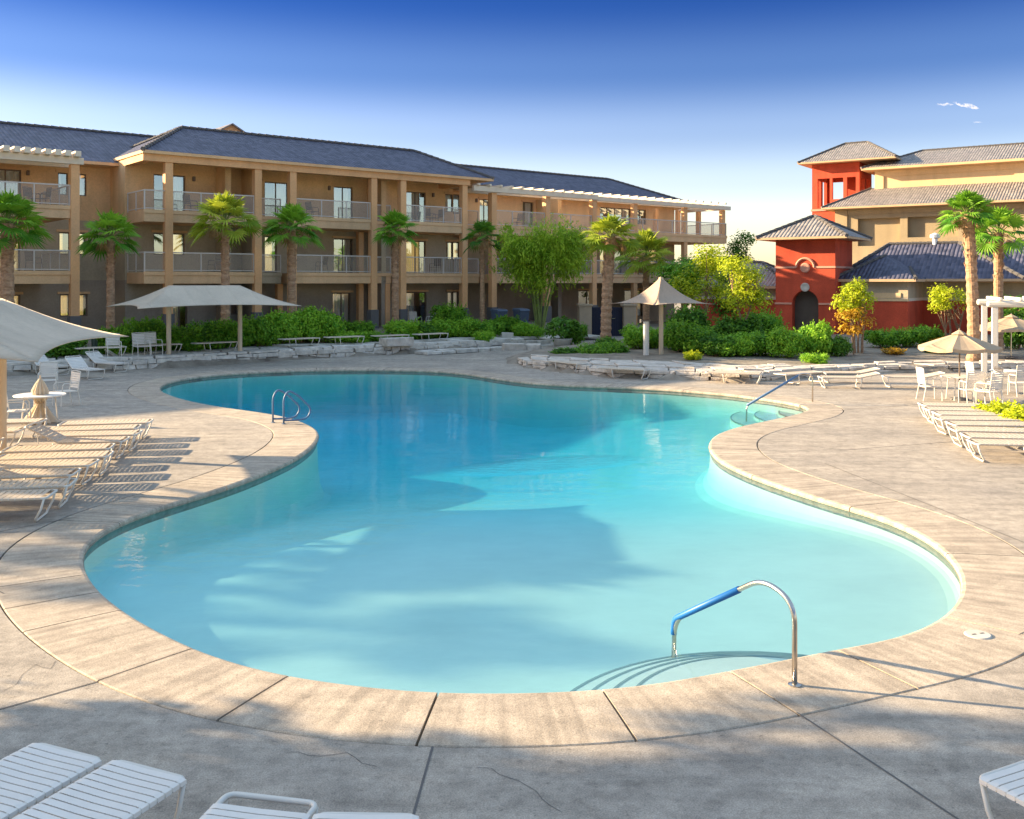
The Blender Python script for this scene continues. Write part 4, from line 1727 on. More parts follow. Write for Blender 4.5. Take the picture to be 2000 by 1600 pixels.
bush('bright', bs(1030, -7.4), 1.05, 1.05, 1.15, 'light green leafy shrub just left of the pale round planter')
bush('spiky', bs(945, -8.1), .6, .6, .7, 'small spiky tuft beside the pale boulder')
bush('loose', bs(700, -3.0), 1.1, 1.1, .9, 'shrub against the ground floor wall behind the glass doors walk')
bush('dark', bs(640, -2.4), 1.2, 1.2, 1.2, 'dark shrub tucked behind the bright hedge by the wall')

# island bed with the leaning palm
isl = gp(1160, 698, .2)
bush('dark', Vector((isl.x - 1.1, isl.y + 1.2, .05)), .95, .95, .62, 'low dark groundcover shrub at the left end of the island bed')
bush('round', Vector((isl.x + .1, isl.y + .8, .08)), 1.0, 1.0, .85, 'middle low shrub in the island bed in front of the leaning palm')
bush('round', Vector((isl.x + 1.05, isl.y + 1.2, .08)), .85, .85, .95, 'rounded low shrub at the right end of the island bed')
bush('dark', Vector((isl.x + .9, isl.y + 3.2, .1)), .8, .8, 1.0, 'small dark shrub behind the leaning palm trunk')

# bed under and right of the tent
bush('bright', at(1248, 46.5), 1.0, 1.0, 1.5, 'light green shrub left of the short white post by the tent')
bush('loose', at(1275, 47), .9, .9, 1.3, 'loose shrub right behind the tent pole')
bush('round', at(1330, 45), 1.2, 1.2, 1.9, 'leafy green shrub right of the tent pole')
bush('round', at(1372, 44), 1.15, 1.15, 1.6, 'green shrub under the right tip of the tent')
bush('dark', at(1345, 48.5), 1.4, 1.4, 2.6, 'tall dark shrub behind the tent canopy')
bush('gold', at(1352, 40.6), .45, .45, .55, 'small yellowish tuft at the edge of the flagstones by the tent')
bush('dark', at(1400, 42.5), 1.0, 1.0, 1.2, 'dark low shrub between the tent and the yellow tree')
bush('bright', at(1432, 42.5), 1.05, 1.05, 1.35, 'light green shrub below the yellow tree trunk')
bush('round', at(1478, 43), 1.1, 1.1, 1.45, 'green shrub left of the two clipped balls')
bush('dark', at(1440, 47), 1.4, 1.4, 2.1, 'dark tall shrub behind the yellow tree trunk')
bush('loose', at(1490, 50), 1.3, 1.3, 2.3, 'loose brownish shrub against the red wall left of the arch')
bush('bright', at(1535, 42), .95, .95, 1.75, 'left one of two clipped ball shrubs in front of the archway')
bush('bright', at(1587, 43), 1.0, 1.0, 2.0, 'right taller one of two clipped ball shrubs in front of the archway')
bush('dark', at(1630, 43), .85, .85, 1.2, 'dark shrub between the clipped balls and the orange tree')
bush('spiky', at(1592, 39.5), .6, .6, .55, 'small spiky plant at the foot of the taller clipped ball')
bush('loose', at(1725, 47.5), 1.0, 1.0, 1.65, 'leafy shrub just right of the orange-tinged tree')
bush('loose', at(1770, 48), 1.05, 1.05, 1.7, 'leafy shrub in the sun under the corner of the red wing')
bush('loose', at(1808, 49), .95, .95, 1.8, 'shrub at the foot of the small multi-stem tree')
bush('rust', at(1745, 44), .6, .6, .6, 'rust coloured low plant below the red wing')
bush('rust', at(1838, 48), .7, .7, .9, 'rust coloured plant behind the near umbrella top')
bush('dark', at(1828, 44.5), .8, .8, .9, 'dark low shrub showing under the near umbrella')
bush('gold', gp(1972, 838) + Vector((.1, .5, .02)), .75, .75, .75, 'bright yellow-green shrub beside the row of loungers on the right')
bush('gold', gp(2010, 850) + Vector((.1, .2, .02)), .7, .7, .85, 'second yellow-green shrub at the right edge by the loungers')
bush('dark', at(1985, 47), 1.1, 1.1, 3.4, 'dark tall shrub behind the white pergola')

# potted plant by the gate
pp = at(1098, 51, gz(at(1098, 51).x, 51))
PT = empty('potted_plant', pp, 0, 'wide pale bowl planter with a dark green plant left of the gate', 'planter')
w = MB()
w.lathe([(.0, 0), (.36, 0), (.52, .42), (.56, .5), (.50, .5), (.44, .42), (.0, .40)], 18)
w.build('bowl', M['pot'], PT, smooth=True)
w = MB()
rg = random.Random(8)
foliage(w, [((0, 0, 1.0), (.95, .8, .6)), ((.5, .1, .8), (.5, .5, .4))], 1500, .22, rg, 2.0)
w.build('foliage', M['lf_dark'], PT)
bush('loose', at(1125, 52.5), .7, .7, 1.5, 'dark shrub between the pale bowl planter and the gate pillar')


# ---- palms
def fan_palm_crown(seed, nf, rad, lift=0.0):
    rg = random.Random(seed)
    mb = MB()
    st = MB()
    for i in range(nf):
        az = i * 2.39996 + rg.uniform(-.25, .25)
        f = i / (nf - 1)
        el = R(86 - 112 * f ** 1.3) + rg.uniform(-.14, .14) + lift
        Lp = rad * rg.uniform(.50, .68) * (.75 + .35 * f)
        d = Vector((math.cos(az) * math.cos(el), math.sin(az) * math.cos(el), math.sin(el)))
        p0 = Vector((d.x * .05, d.y * .05, -.15 * f))
        mid = p0 + d * Lp * .55 + Vector((0, 0, .05))
        p1 = p0 + d * Lp - Vector((0, 0, .10 * math.cos(el) * Lp))
        st.tube([p0, mid, p1], [.022, .017, .012], 4, cap=False)
        d1 = (p1 - mid).normalized()
        s = d1.cross(Vector((0, 0, 1)))
        if s.length < .1:
            s = Vector((math.cos(az + 1.57), math.sin(az + 1.57), 0))
        s.normalize()
        s = (Matrix.Rotation(rg.uniform(-.5, .5), 3, d1) @ s)
        up = s.cross(d1)
        Rf = rad * rg.uniform(.50, .64)
        ns = 19
        tone0 = rg.uniform(.3, .95) if f < .75 else rg.uniform(0, .5)
        for k in range(ns):
            a = R(-118 + 236 * k / (ns - 1))
            ln = Rf * (1 - .22 * abs(a) / 2.05) * rg.uniform(.88, 1.08)
            u = d1 * math.cos(a) + s * math.sin(a) + up * (.10 * abs(math.sin(a)))
            u.normalize()
            q = u.cross(up)
            q.normalize()
            wd = ln * .062
            m_ = p1 + u * ln * .55
            e_ = p1 + u * ln - Vector((0, 0, ln * (.10 + .24 * rg.random())))
            fold = up * wd * .5
            t_ = min(1, max(0, tone0 + rg.uniform(-.15, .15)))
            mb.face([p1, m_ + q * wd - fold, e_, m_ + fold * .4], tone=t_)
            mb.face([p1, m_ + fold * .4, e_, m_ - q * wd - fold], tone=t_)
    return mb, st


def palm_trunk(h, r0, r1, lean, seed, boots=True):
    rg = random.Random(seed)
    mb = MB()
    n = int(h / .16)
    path, rad = [], []
    for k in range(n + 1):
        f = k / n
        path.append(Vector((lean[0] * f * f, lean[1] * f * f, -.3 + (h + .3) * f)))
        r_ = r0 + (r1 - r0) * min(1, f * 1.1) + (.22 * r0 * max(0, 1 - f * 7))
        rad.append(r_ * (1 + .06 * (-1) ** k) * rg.uniform(.96, 1.05))
    mb.tube(path, rad, 14)
    if boots:
        for k in range(60):
            f = rg.uniform(.62, 1.0)
            a = rg.uniform(0, 2 * PI)
            c = Vector((lean[0] * f * f, lean[1] * f * f, h * f))
            d = Vector((math.cos(a), math.sin(a), 0))
            s = Vector((-d.y, d.x, 0))
            r_ = r1 * .95
            b = c + d * r_
            mb.hexa([b - s * .05 - Vector((0, 0, .1)), b + s * .05 - Vector((0, 0, .1)), b + s * .05 + d * .03, b - s * .05 + d * .03,
                     b - s * .03 + d * .07 + Vector((0, 0, .06)), b + s * .03 + d * .07 + Vector((0, 0, .06)), b + s * .02 + d * .10 + Vector((0, 0, .12)), b - s * .02 + d * .10 + Vector((0, 0, .12))])
    return mb


CROWNS = {}


def palm(p, h, rad, label, seed=1, lean=(0, 0), r0=.20, r1=.16, m='lf_palm', nf=34, name='palm_tree', sq=1.0):
    o = empty(name, p, seed * 1.3, label, 'palm tree')
    palm_trunk(h, r0, r1, lean, seed, True).build('trunk', M['trunk_palm'], o, smooth=False)
    mb, st = fan_palm_crown(seed, nf, rad)
    c = mb.build('crown', M[m], o)
    c.location = (lean[0], lean[1], h + .05)
    s_ = st.build('leaf_stalks', M['trunk_green'], o)
    s_.location = c.location
    c.scale = s_.scale = (1, 1, sq)
    rg = random.Random(seed * 7)
    dd = MB()
    for k in range(int(5 + 9 * rg.random())):
        az = rg.uniform(0, 2 * PI)
        dv = Vector((math.cos(az), math.sin(az), 0))
        sv = Vector((-dv.y, dv.x, 0))
        t0 = dv * r1 * .9 + Vector((0, 0, -.1))
        t1 = dv * (r1 + .28 * rad) + Vector((0, 0, -.25 * rad))
        dd.tube([t0, (t0 + t1) / 2 + Vector((0, 0, .06)), t1], [.02, .016, .01], 4, cap=False)
        for q in range(9):
            w_ = (q - 4) / 4
            e_ = t1 + dv * .05 * rad + sv * w_ * .22 * rad + Vector((0, 0, -rad * rg.uniform(.25, .42)))
            mid = t1.lerp(e_, .5) + sv * w_ * .08 * rad
            dd.face([t1, mid + sv * .025, e_, mid - sv * .025], tone=rg.random())
    dd.build('dead_fronds', M['lf_dead'], o).location = c.location
    return o


def palm_s(px, s, ycrown, rad, label, **k):
    p = bs(px, s)
    z = gz(p.x, p.y)
    return palm(Vector((p.x, p.y, z)), zy(ycrown, p.y) - z, rad, label, **k)


palm_s(14, -4.5, 437, 1.55, 'broad palm with a pinkish trunk at the left edge in front of the lower balcony', seed=3, r0=.30, r1=.24, nf=38)
palm_s(216, -3.5, 462, 1.3, 'small palm standing against the dark wall recess left of the two-post sail', seed=4, r0=.20, r1=.16)
palm_s(440, -4.0, 432, 1.55, 'palm with a sunlit-coloured crown rising behind the ridge of the two-post sail', seed=5, r0=.22, r1=.19, m='lf_palm_lit')
palm_s(570, -3.5, 446, 1.42, 'palm with drooping fronds in front of the narrow balconies above the bright hedge', seed=6, r0=.22, r1=.20)
palm_s(772, -3.0, 450, 1.28, 'slim palm in front of the paired columns mid building', seed=7, r0=.22, r1=.18)
palm_s(942, -4.0, 464, 1.2, 'thin dark-crowned palm at the right end of the middle balconies', seed=8, r0=.16, r1=.12, m='lf_dark', nf=24)
pq = gp(1183, 674, .3)
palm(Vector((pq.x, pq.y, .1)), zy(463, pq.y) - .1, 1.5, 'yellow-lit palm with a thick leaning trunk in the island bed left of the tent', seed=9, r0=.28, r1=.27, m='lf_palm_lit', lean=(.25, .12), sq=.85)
pq = at(1262, 55)
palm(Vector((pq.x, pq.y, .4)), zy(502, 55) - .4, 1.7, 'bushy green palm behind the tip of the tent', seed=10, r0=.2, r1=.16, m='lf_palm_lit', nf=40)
pq = at(1902, 41)
palm(Vector((pq.x, pq.y, .35)), zy(418, 41) - .35, 1.12, 'tall palm in front of the ochre building right of the red wing', seed=11, r0=.25, r1=.22, lean=(.05, .25), m='lf_palm')
pq = at(1950, 46)
palm(Vector((pq.x, pq.y, .35)), zy(455, 46) - .35, 1.4, 'second tall palm behind the right one with a wide open crown', seed=12, r0=.22, r1=.20, m='lf_palm', nf=30)


# ---- broadleaf trees
def leafy_tree(name, p, label, trunks, blobs, n, size, m, bark='trunk', elong=1.7, hang=0.0, seed=1, shell=.55, lump=.3):
    rg = random.Random(seed)
    o = empty(name, p, 0, label, 'tree')
    mb = MB()
    for path, r0 in trunks:
        k = len(path)
        P = [Vector(q) for q in path]
        fine = []
        for i in range(k - 1):
            for q in range(4):
                fine.append(P[i].lerp(P[i + 1], q / 4) + Vector((rg.uniform(-.03, .03), rg.uniform(-.03, .03), 0)) * r0 * 6)
        fine.append(P[-1])
        mb.tube(fine, [r0 * (1 - .8 * i / (len(fine) - 1)) for i in range(len(fine))], 7)
        for c, rr in blobs:                # limbs into the crown
            if rg.random() < .7:
                c = Vector(c)
                st = fine[int(len(fine) * rg.uniform(.45, .8))]
                e = c + rdir(rg) * min(rr) * .5
                mb.tube([st, st.lerp(e, .5) + Vector((0, 0, .15)), e], [r0 * .4, r0 * .25, .012], 5)
    mb.build('trunk', M[bark], o)
    f = MB()
    foliage(f, blobs, n, size, rg, elong, hang, shell=shell, lump=lump)
    f.build('crown', M[m], o)
    return o


def blobs_in(rg, n, rx, ry, z0, z1, r0, r1):
    out = []
    for _ in range(n):
        a = rg.uniform(0, 2 * PI)
        q = math.sqrt(rg.random())
        r_ = rg.uniform(r0, r1)
        z = rg.uniform(z0, z1)
        taper = 1 - .35 * abs((z - (z0 + z1) / 2) / max(.1, (z1 - z0) / 2))
        out.append(((q * rx * math.cos(a) * taper, q * ry * math.sin(a) * taper, z), (r_, r_, r_ * .8)))
    return out


# willow-like green tree with trailing sprays
def willow(p, label, w, h, seed=21):
    rg = random.Random(seed)
    o = empty('willow_tree', p, 0, label, 'tree')
    tr = MB()
    tips = []
    for k in range(9):
        a = 2 * PI * k / 9 + rg.uniform(-.4, .4)
        sp = rg.uniform(.2, .95)
        e = Vector((math.cos(a) * w * sp, math.sin(a) * w * sp * .8, h * rg.uniform(.72, .98)))
        m1 = Vector((e.x * .25, e.y * .25, h * .35))
        m2 = Vector((e.x * .6, e.y * .6, h * .68))
        tr.tube([(rg.uniform(-.12, .12), rg.uniform(-.12, .12), -.3), m1, m2, e], [.085, .065, .04, .012], 6)
        for q in range(12):
            f = rg.uniform(.25, 1)
            b = m1.lerp(m2, f * 2) if f < .5 else m2.lerp(e, f * 2 - 1)
            d = rdir(rg)
            d.z = abs(d.z) * .5
            tips.append((b, b + d * rg.uniform(.5, 1.3)))
    tr.build('trunk', M['trunk_green'], o)
    f = MB()
    for (b, t0) in tips:
        for q in range(7):
            out = Vector((t0.x, t0.y, 0))
            out = out.normalized() if out.length > .1 else Vector((1, 0, 0))
            cur = b.lerp(t0, rg.random()) + rdir(rg) * .25
            L = rg.uniform(1.0, 2.2)
            n = 20
            for s in range(n):
                ff = s / n
                pt = cur + out * (L * .42 * ff) + Vector((0, 0, L * (.55 * ff - .95 * ff * ff)))
                if pt.z < .5:
                    break
                d = (out * .4 + Vector((0, 0, .3 - 1.9 * ff)) + rdir(rg) * .8).normalized()
                nr = rdir(rg)
                tone = min(1, max(0, .5 + .5 * noise.noise(pt * .9) + rg.uniform(-.2, .2)))
                leaf(f, pt + rdir(rg) * .09, d, nr, rg.uniform(.18, .34), .06, tone)
    bl = []
    for k in range(17):
        a = rg.uniform(0, 2 * PI)
        q = math.sqrt(rg.random())
        zz = h * rg.uniform(.42, .92)
        lim = w * (1.0 - .75 * max(0, (zz / h - .55) / .45) ** 2)
        bl.append(((q * lim * math.cos(a), q * lim * .8 * math.sin(a), zz), (w * .34, w * .34, w * .34)))
    foliage(f, bl, 8000, .22, rg, 4.0, .8, shell=.85, lump=.5)
    f.build('crown', M['lf_willow'], o)
    return o


pw = bs(1056, -6.0)
willow(Vector((pw.x, pw.y, gz(pw.x, pw.y))), 'large willow-like light green tree with trailing sprays left of the gate', 3.05, zy(438, pw.y) - .5)

rg = random.Random(31)
pq = at(1447, 47, .35)
leafy_tree('yellow_tree', pq, 'bright yellow-leaved tree with a slender orange trunk left of the red tower', [([(0, 0, -.2), (.05, 0, 1.3), (-.35, .1, 2.6), (-.5, .2, 3.6)], .08), ([(.05, 0, .9), (.5, .1, 2.0), (.9, .1, 3.1)], .06)],
           blobs_in(rg, 15, 1.25, 1.0, 2.0, 4.0, .5, .85), 5200, .13, 'lf_yellow', seed=32, shell=.7)
pq = at(1375, 51, .35)
leafy_tree('yellow_tree', pq, 'yellow-green tree behind the right slope of the tent', [([(0, 0, -.2), (.1, 0, 1.6), (.1, .1, 3.6)], .09)],
           blobs_in(rg, 14, 1.5, 1.2, 2.2, 4.6, .6, .95), 5200, .14, 'lf_yellow', seed=33)
pq = at(1335, 53, .35)
leafy_tree('broadleaf_tree', pq, 'dark green tree rising behind the tent right slope against the building', [([(0, 0, -.2), (.1, 0, 2), (0, .1, 4.2)], .1)],
           blobs_in(rg, 12, 1.4, 1.2, 1.8, 4.4, .6, .9), 4200, .16, 'lf_green', seed=34)
pq = at(1676, 44.5, .35)
leafy_tree('autumn_tree', pq, 'yellow and orange tinged tree with bare twin stems right of the arched tower', [([(-.15, 0, -.2), (-.2, 0, 1.0), (-.35, 0, 2.2)], .07), ([(.15, 0, -.2), (.25, .05, 1.0), (.35, 0, 2.3)], .07), ([(0, 0, -.2), (.05, .1, 1.2), (.0, .1, 2.6)], .05)],
           blobs_in(rg, 12, .8, .75, 1.6, 2.9, .38, .62) + [((.05, 0, 3.05), (.35, .35, .4))], 3600, .125, 'lf_yellow', seed=35)
pq = at(1668, 43.6, .35)
leafy_tree('autumn_tree', pq, 'lower orange-leaved sapling tangled into the yellow and orange tree', [([(0, 0, -.2), (-.1, 0, .9), (-.2, 0, 1.6)], .04)],
           blobs_in(rg, 8, .75, .6, 1.0, 1.8, .28, .45), 1300, .12, 'lf_autumn', seed=36)
pq = at(1852, 48, .3)
leafy_tree('yellow_tree', pq, 'small multi-stem tree with a flat yellow-green crown before the red wing', [([(0, 0, -.2), (-.15, 0, .9), (-.55, 0, 1.8)], .08), ([(.05, 0, -.2), (.1, 0, .9), (.1, 0, 1.9)], .08), ([(.1, 0, -.2), (.5, 0, .8), (.75, 0, 1.9)], .08)],
           blobs_in(rg, 11, .95, .8, 2.0, 2.9, .35, .55), 2400, .12, 'lf_yellow', seed=37)
pq = at(1452, 80, 0)
leafy_tree('broadleaf_tree', pq, 'lone tall tree standing against the pale sky between the building and the red tower', [([(0, 0, -.2), (.1, 0, 3), (.2, 0, 6.6)], .14)],
           blobs_in(rg, 11, 1.2, 1.1, 4.6, 7.3, .55, .95), 3400, .2, 'lf_dark', seed=38)
for (px, Y, z1, w, m, lab) in ((1385, 74, 5.9, 2.4, 'lf_green', 'wide green tree below the open trellis at the building end'), (1350, 70, 5.4, 2.0, 'lf_green', 'green tree half hidden by the end columns of the long building'),
                               (1425, 66, 4.6, 2.0, 'lf_dark', 'dark tree behind the yellow tree below the lone tall tree'), (1490, 78, 4.6, 2.2, 'lf_yellow', 'pale yellow-green tree just left of the red tower roof'),
                               (1420, 95, 5.6, 3.4, 'lf_dark', 'far dark tree on the skyline beyond the building end'), (1500, 110, 4.6, 4.5, 'lf_green', 'farthest green tree on the skyline left of the red tower')):
    pq = at(px, Y, 0)
    leafy_tree('broadleaf_tree', pq, lab, [([(0, 0, -.2), (.1, 0, z1 * .4), (0, 0, z1 * .8)], .13)],
               blobs_in(rg, 12, w * .75, w * .7, z1 * .35, z1 - .6, w * .3, w * .5), 3000, .24, m, seed=int(px))
pq = at(1975, 52, .3)
leafy_tree('broadleaf_tree', pq, 'dark tree behind the tall palms at the right edge', [([(0, 0, -.2), (.1, 0, 1), (0, 0, 2)], .1)], blobs_in(rg, 8, 1.0, .9, 1.0, 2.4, .5, .7), 1500, .18, 'lf_dark', seed=41)

# trees and palms left of the picture that throw the long evening shadows
def cast_tree(px_ground, reach, label, **k):
    pass


for (x, y, z0, z1, rx, lab, sd) in SHADE_TREES:
    leafy_tree('broadleaf_tree', Vector((x, y, -.05)), lab, [([(0, 0, -.2), (.1, 0, z1 * .4), (0, 0, z1 * .85)], .2)],
               blobs_in(random.Random(sd), 16, rx * .8, rx * .8, z0 + .6, z1 - .8, rx * .33, rx * .5), 9500, .34, 'lf_green', seed=sd)
for (x, y, h_, rad, lab, sd) in SHADE_PALMS:
    palm(Vector((x, y, -.05)), h_, rad, lab, seed=sd, r0=.22, r1=.18, nf=18)
# ------------------------------------------------------------------ shade sails
def sail(loc, rz, L, Wd, ridge, ze, zr, zbase, label):
    """two posts carry a ridge; a hipped cloth is stretched to four corners"""
    o = empty('shade_sail', Vector((loc.x, loc.y, zbase)), rz, label, 'shade sail', 'square-post shade sails')
    hx, hy, hr = L / 2, Wd / 2, ridge / 2
    ze, zr = ze - zbase, zr - zbase
    A, B = Vector((-hr, 0, zr)), Vector((hr, 0, zr))
    C = [Vector((-hx, -hy, ze)), Vector((hx, -hy, ze)), Vector((hx, hy, ze)), Vector((-hx, hy, ze))]
    c = MB()
    n = 16

    def patch(t0, t1, e0, e1, sag):
        ctr = Vector((0, 0, 0))
        rows = []
        for i in range(n + 1):
            u = i / n
            top = t0.lerp(t1, u)
            bot = e0.lerp(e1, u)
            mid = (e0 + e1) / 2
            inn = Vector((-mid.x, -mid.y, 0)).normalized()
            bot = bot + inn * (sag * 4 * u * (1 - u)) + Vector((0, 0, .10 * 4 * u * (1 - u)))
            rows.append([top.lerp(bot, v / 10) - Vector((0, 0, .10 * math.sin(PI * v / 10))) for v in range(11)])
        c.grid(rows)
    patch(A, B, C[0], C[1], .40)
    patch(B, A, C[2], C[3], .40)
    patch(B, B, C[1], C[2], .42)
    patch(A, A, C[3], C[0], .42)
    c.build('canopy', M['sail'], o, smooth=True, solid=.012)
    for x in (-hr, hr):
        p = MB()
        p.tube([(x, 0, -.05), (x, 0, zr - .03)], .10, 14)
        p.tube([(x, 0, -.02), (x, 0, .03)], .2, 14)
        p.build('post', M['post_tan'], o, smooth=False)
    return o


s1 = Vector((-10.4, 18.85, 0))
sail(s1, math.atan2(-.982, .188), 7.4, 4.26, 3.1, 2.30, 3.24, .02, 'large near grey shade sail cut by the left edge above the left row of loungers')
s2 = Vector((-13.45, 42.65, 0))
sail(s2, math.atan2(DT.y, DT.x), 7.2, 4.2, 3.2, 2.50, 3.42, .45, 'two-post grey shade sail on the stone terrace in front of the hedge')
for (x, y, rz, lab, zz) in SHADE_SAILS:
    sail(Vector((x, y, 0)), rz, 7.2, 4.2, 3.2, 2.3 + zz, 3.2 + zz, .02, lab)

# pointed tent
tp = Vector((6.62, 43.2, 0))
TN = empty('tent_canopy', Vector((tp.x, tp.y, .28)), 0, 'beige pointed tent canopy on a single tan pole above the flagstones', 'tent canopy')
c = MB()
zt, ze = zy(541, 43.2) - .28, 2.32
hd = 2.35
cor = [Vector((hd * math.cos(a), hd * math.sin(a), ze)) for a in (R(-15), R(75), R(165), R(255))]
for k in range(4):
    a, b = cor[k], cor[(k + 1) % 4]
    rows = []
    for i in range(15):
        u = i / 14
        bot = a.lerp(b, u)
        bot = Vector((bot.x, bot.y, 0)) * (1 - .16 * 4 * u * (1 - u)) + Vector((0, 0, ze + .06 * 4 * u * (1 - u)))
        row = []
        for v in range(15):
            f = v / 14
            z = zt + (bot.z - zt) * (1 - (1 - f) ** 2.0)
            row.append((bot.x * max(f, .015), bot.y * max(f, .015), z))
        rows.append(row)
    c.grid(rows)
c.build('canopy', M['tent'], TN, smooth=True, solid=.012)
p = MB()
p.tube([(0, 0, -.3), (0, 0, zt - .02)], .10, 14)
p.build('pole', M['post_tan'], TN)
q = at(1262, 43.0, .28)
PO = empty('shower_post', q, 0, 'short white outdoor shower post left of the tent pole', 'shower')
p = MB()
p.tube([(0, 0, -.1), (0, 0, 1.55)], .13, 10)
p.build('post', M['white'], PO)
p = MB()
p.tube([(-.26, 0, 1.58), (.22, 0, 1.62)], .035, 8)
p.tube([(-.26, 0, 1.66), (-.26, 0, 1.50)], .05, 8)
p.build('shower_head', M['steel'], PO)
q = gp(183, 702, .36)
p = MB()
p.tube([(0, 0, -.1), (0, 0, .95)], .09, 10)
p.tube([(0, 0, .95), (0, 0, 1.05)], .12, 10)
p.tube([(.13, 0, -.1), (.13, 0, .8)], .03, 8)
tag(p.build('bollard_light', M['post_dark'], loc=q), 'dark green bollard behind the near sail in front of the hedge', 'bollard')


# ------------------------------------------------------------------ market umbrellas
def umbrella(loc, rad, zt, zrim, label, rot=0, n=8, pole_m='steel'):
    o = empty('patio_umbrella', loc, rot, label, 'umbrella')
    c = MB()
    for k in range(n):
        a0, a1 = 2 * PI * k / n, 2 * PI * (k + 1) / n
        rows = []
        for i in range(5):
            u = i / 4
            d = Vector((math.cos(a0), math.sin(a0), 0)).lerp(Vector((math.cos(a1), math.sin(a1), 0)), u)
            dip = 4 * u * (1 - u)
            rows.append([(d.x * rad * f, d.y * rad * f, zt - (zt - zrim) * f ** 1.05 - .05 * dip * f) for f in (.12, .4, .7, 1.0)] + [(d.x * rad * 1.005, d.y * rad * 1.005, zrim - .10 - .05 * dip)])
        c.grid(rows)
    c.build('canopy', M['umb'], o, solid=.006)
    v = MB()
    for k in range(n):
        a0, a1 = 2 * PI * k / n, 2 * PI * (k + 1) / n
        v.face([(0, 0, zt + .10), (.2 * rad * math.cos(a0), .2 * rad * math.sin(a0), zt - .045), (.2 * rad * math.cos(a1), .2 * rad * math.sin(a1), zt - .045)])
    v.build('vent', M['umb'], o)
    p = MB()
    p.tube([(0, 0, 0), (0, 0, zt + .14)], .022, 8)
    p.build('pole', M[pole_m], o)
    for k in range(n):
        a = 2 * PI * k / n
        r_ = MB()
        r_.tube([(0, 0, zt - .04), (rad * .98 * math.cos(a), rad * .98 * math.sin(a), zrim - .02)], .010, 5)
        r_.build('rib', M['post_tan'], o)
    b = MB()
    b.lathe([(.01, .09), (.10, .085), (.26, .05), (.28, 0), (.0, 0)], 18)
    b.build('base', M['base_dark'], o)
    return o


u1 = at(1874, 29.6, 0)
umbrella(u1, 1.18, zy(650, 29.6), zy(677, 29.6), 'near tan market umbrella with a thin dark pole among the white chairs on the right', .2, pole_m='frame')
u2 = at(1975, 42, .3)
umbrella(u2, 1.55, zy(618, 42) - .3, zy(640, 42) - .3, 'tan umbrella seen through the white pergola at the right edge', .5)

# white pergola
pg = at(1943, 34, 0)
PG = empty('white_pergola', pg, R(-20), 'white painted pergola with a rounded beam end at the right edge', 'pergola')
zt = zy(600, 34)
for (x, y) in ((0, 0), (3.4, 0), (0, 3.2), (3.4, 3.2)):
    p = MB()
    p.box(x - .10, x + .10, y - .10, y + .10, -.05, zt - .002)
    p.build('post', M['white'], PG, bevel=.02)
for y in (0, 3.2):
    p = MB()
    p.box(-.26, 3.8, y - .14, y + .14, zt, zt + .22)
    p.build('beam', M['white'], PG, bevel=.07)
for k in range(6):
    p = MB()
    p.box(.1 + k * .62, .2 + k * .62, -.4, 3.6, zt + .224, zt + .34)
    p.build('rafter', M['white'], PG, bevel=.02)


# ------------------------------------------------------------------ strap loungers
def lounger_parts(o, flatL=1.95, back=0.0, strapm='strap', wid=.60, h=.36, detail=True, bare=.09):
    hw = wid / 2
    bl = .72
    # side rails: head (x=0) .. foot (x=L)
    def pt(x, y, dz=0):
        if x < bl and back:
            d = bl - x
            return Vector((bl - d * math.cos(back), y, h + d * math.sin(back) + dz))
        return Vector((x, y, h + dz))
    fr = MB()
    cr = .06
    path = []
    for (cx, cy, a0) in ((flatL - cr, hw - cr, 90), (flatL - cr, -hw + cr, 0), (cr, -hw + cr, -90), (cr, hw - cr, -180)):
        for k in range(5):
            a = R(a0 - 90 * k / 4)
            q = pt(cx + cr * math.cos(a), cy + cr * math.sin(a))
            path.append(q)
        if (cx > bl) != ((cx, cy) in ((flatL - cr, hw - cr), (cr, -hw + cr))) or True:
            pass
    # insert the hinge points
    full_ = []
    for i, q in enumerate(path):
        full_.append(q)
        nq = path[(i + 1) % len(path)]
        if abs(nq.x - q.x) > .5:
            full_.append(pt(bl, q.y))
    fr.tube(full_, .019, 8, closed=True)
    fr.build('frame', M['white'], o, smooth=True)
    st = MB()
    pitch = .066 if detail else .09
    wd = pitch * .84
    x = .09
    while x < flatL - bare:
        a, b = pt(x, 0), pt(x + wd, 0)
        for (y0, y1, z0, z1) in ((-hw - .021, -hw + .0, -.022, .010), (-hw + .0, hw - .0, .012, .012), (hw - .0, hw + .021, .010, -.022)):
            pass
        prof = [(-hw + .01, -.024), (-hw - .021, -.012), (-hw - .018, .016), (-hw + .02, .0235), (0, .019), (hw - .02, .0235), (hw + .018, .016), (hw + .021, -.012), (hw - .01, -.024)]
        rows = []
        for q in (a, b):
            rows.append([(q.x, y, q.z + dz) for (y, dz) in prof])
        st.grid(rows)
        x += pitch
    st.build('straps', M[strapm], o, solid=.004 if detail else 0)
    for (x, lean) in ((flatL - .03, -.12), (.62, .05)):
        l = MB()
        zt_ = h - .005
        P = []
        for (y, s) in ((-hw, 1), (hw, -1)):
            seq = [Vector((x, y, zt_)), Vector((x + lean * .35, y, zt_ * .55)), Vector((x + lean * .95, y, .06)), Vector((x + lean, y + s * .05, .02))]
            P += seq if s == 1 else list(reversed(seq))
        l.tube(P, .017, 8)
        l.build('leg', M['white'], o, smooth=True)
    if back:
        l = MB()
        for y in (-hw + .02, hw - .02):
            l.tube([pt(.25, y), (.33, y, h - .02)], .01, 6)
        l.build('back_stay', M['white'], o)
    return o


L0 = 1.95


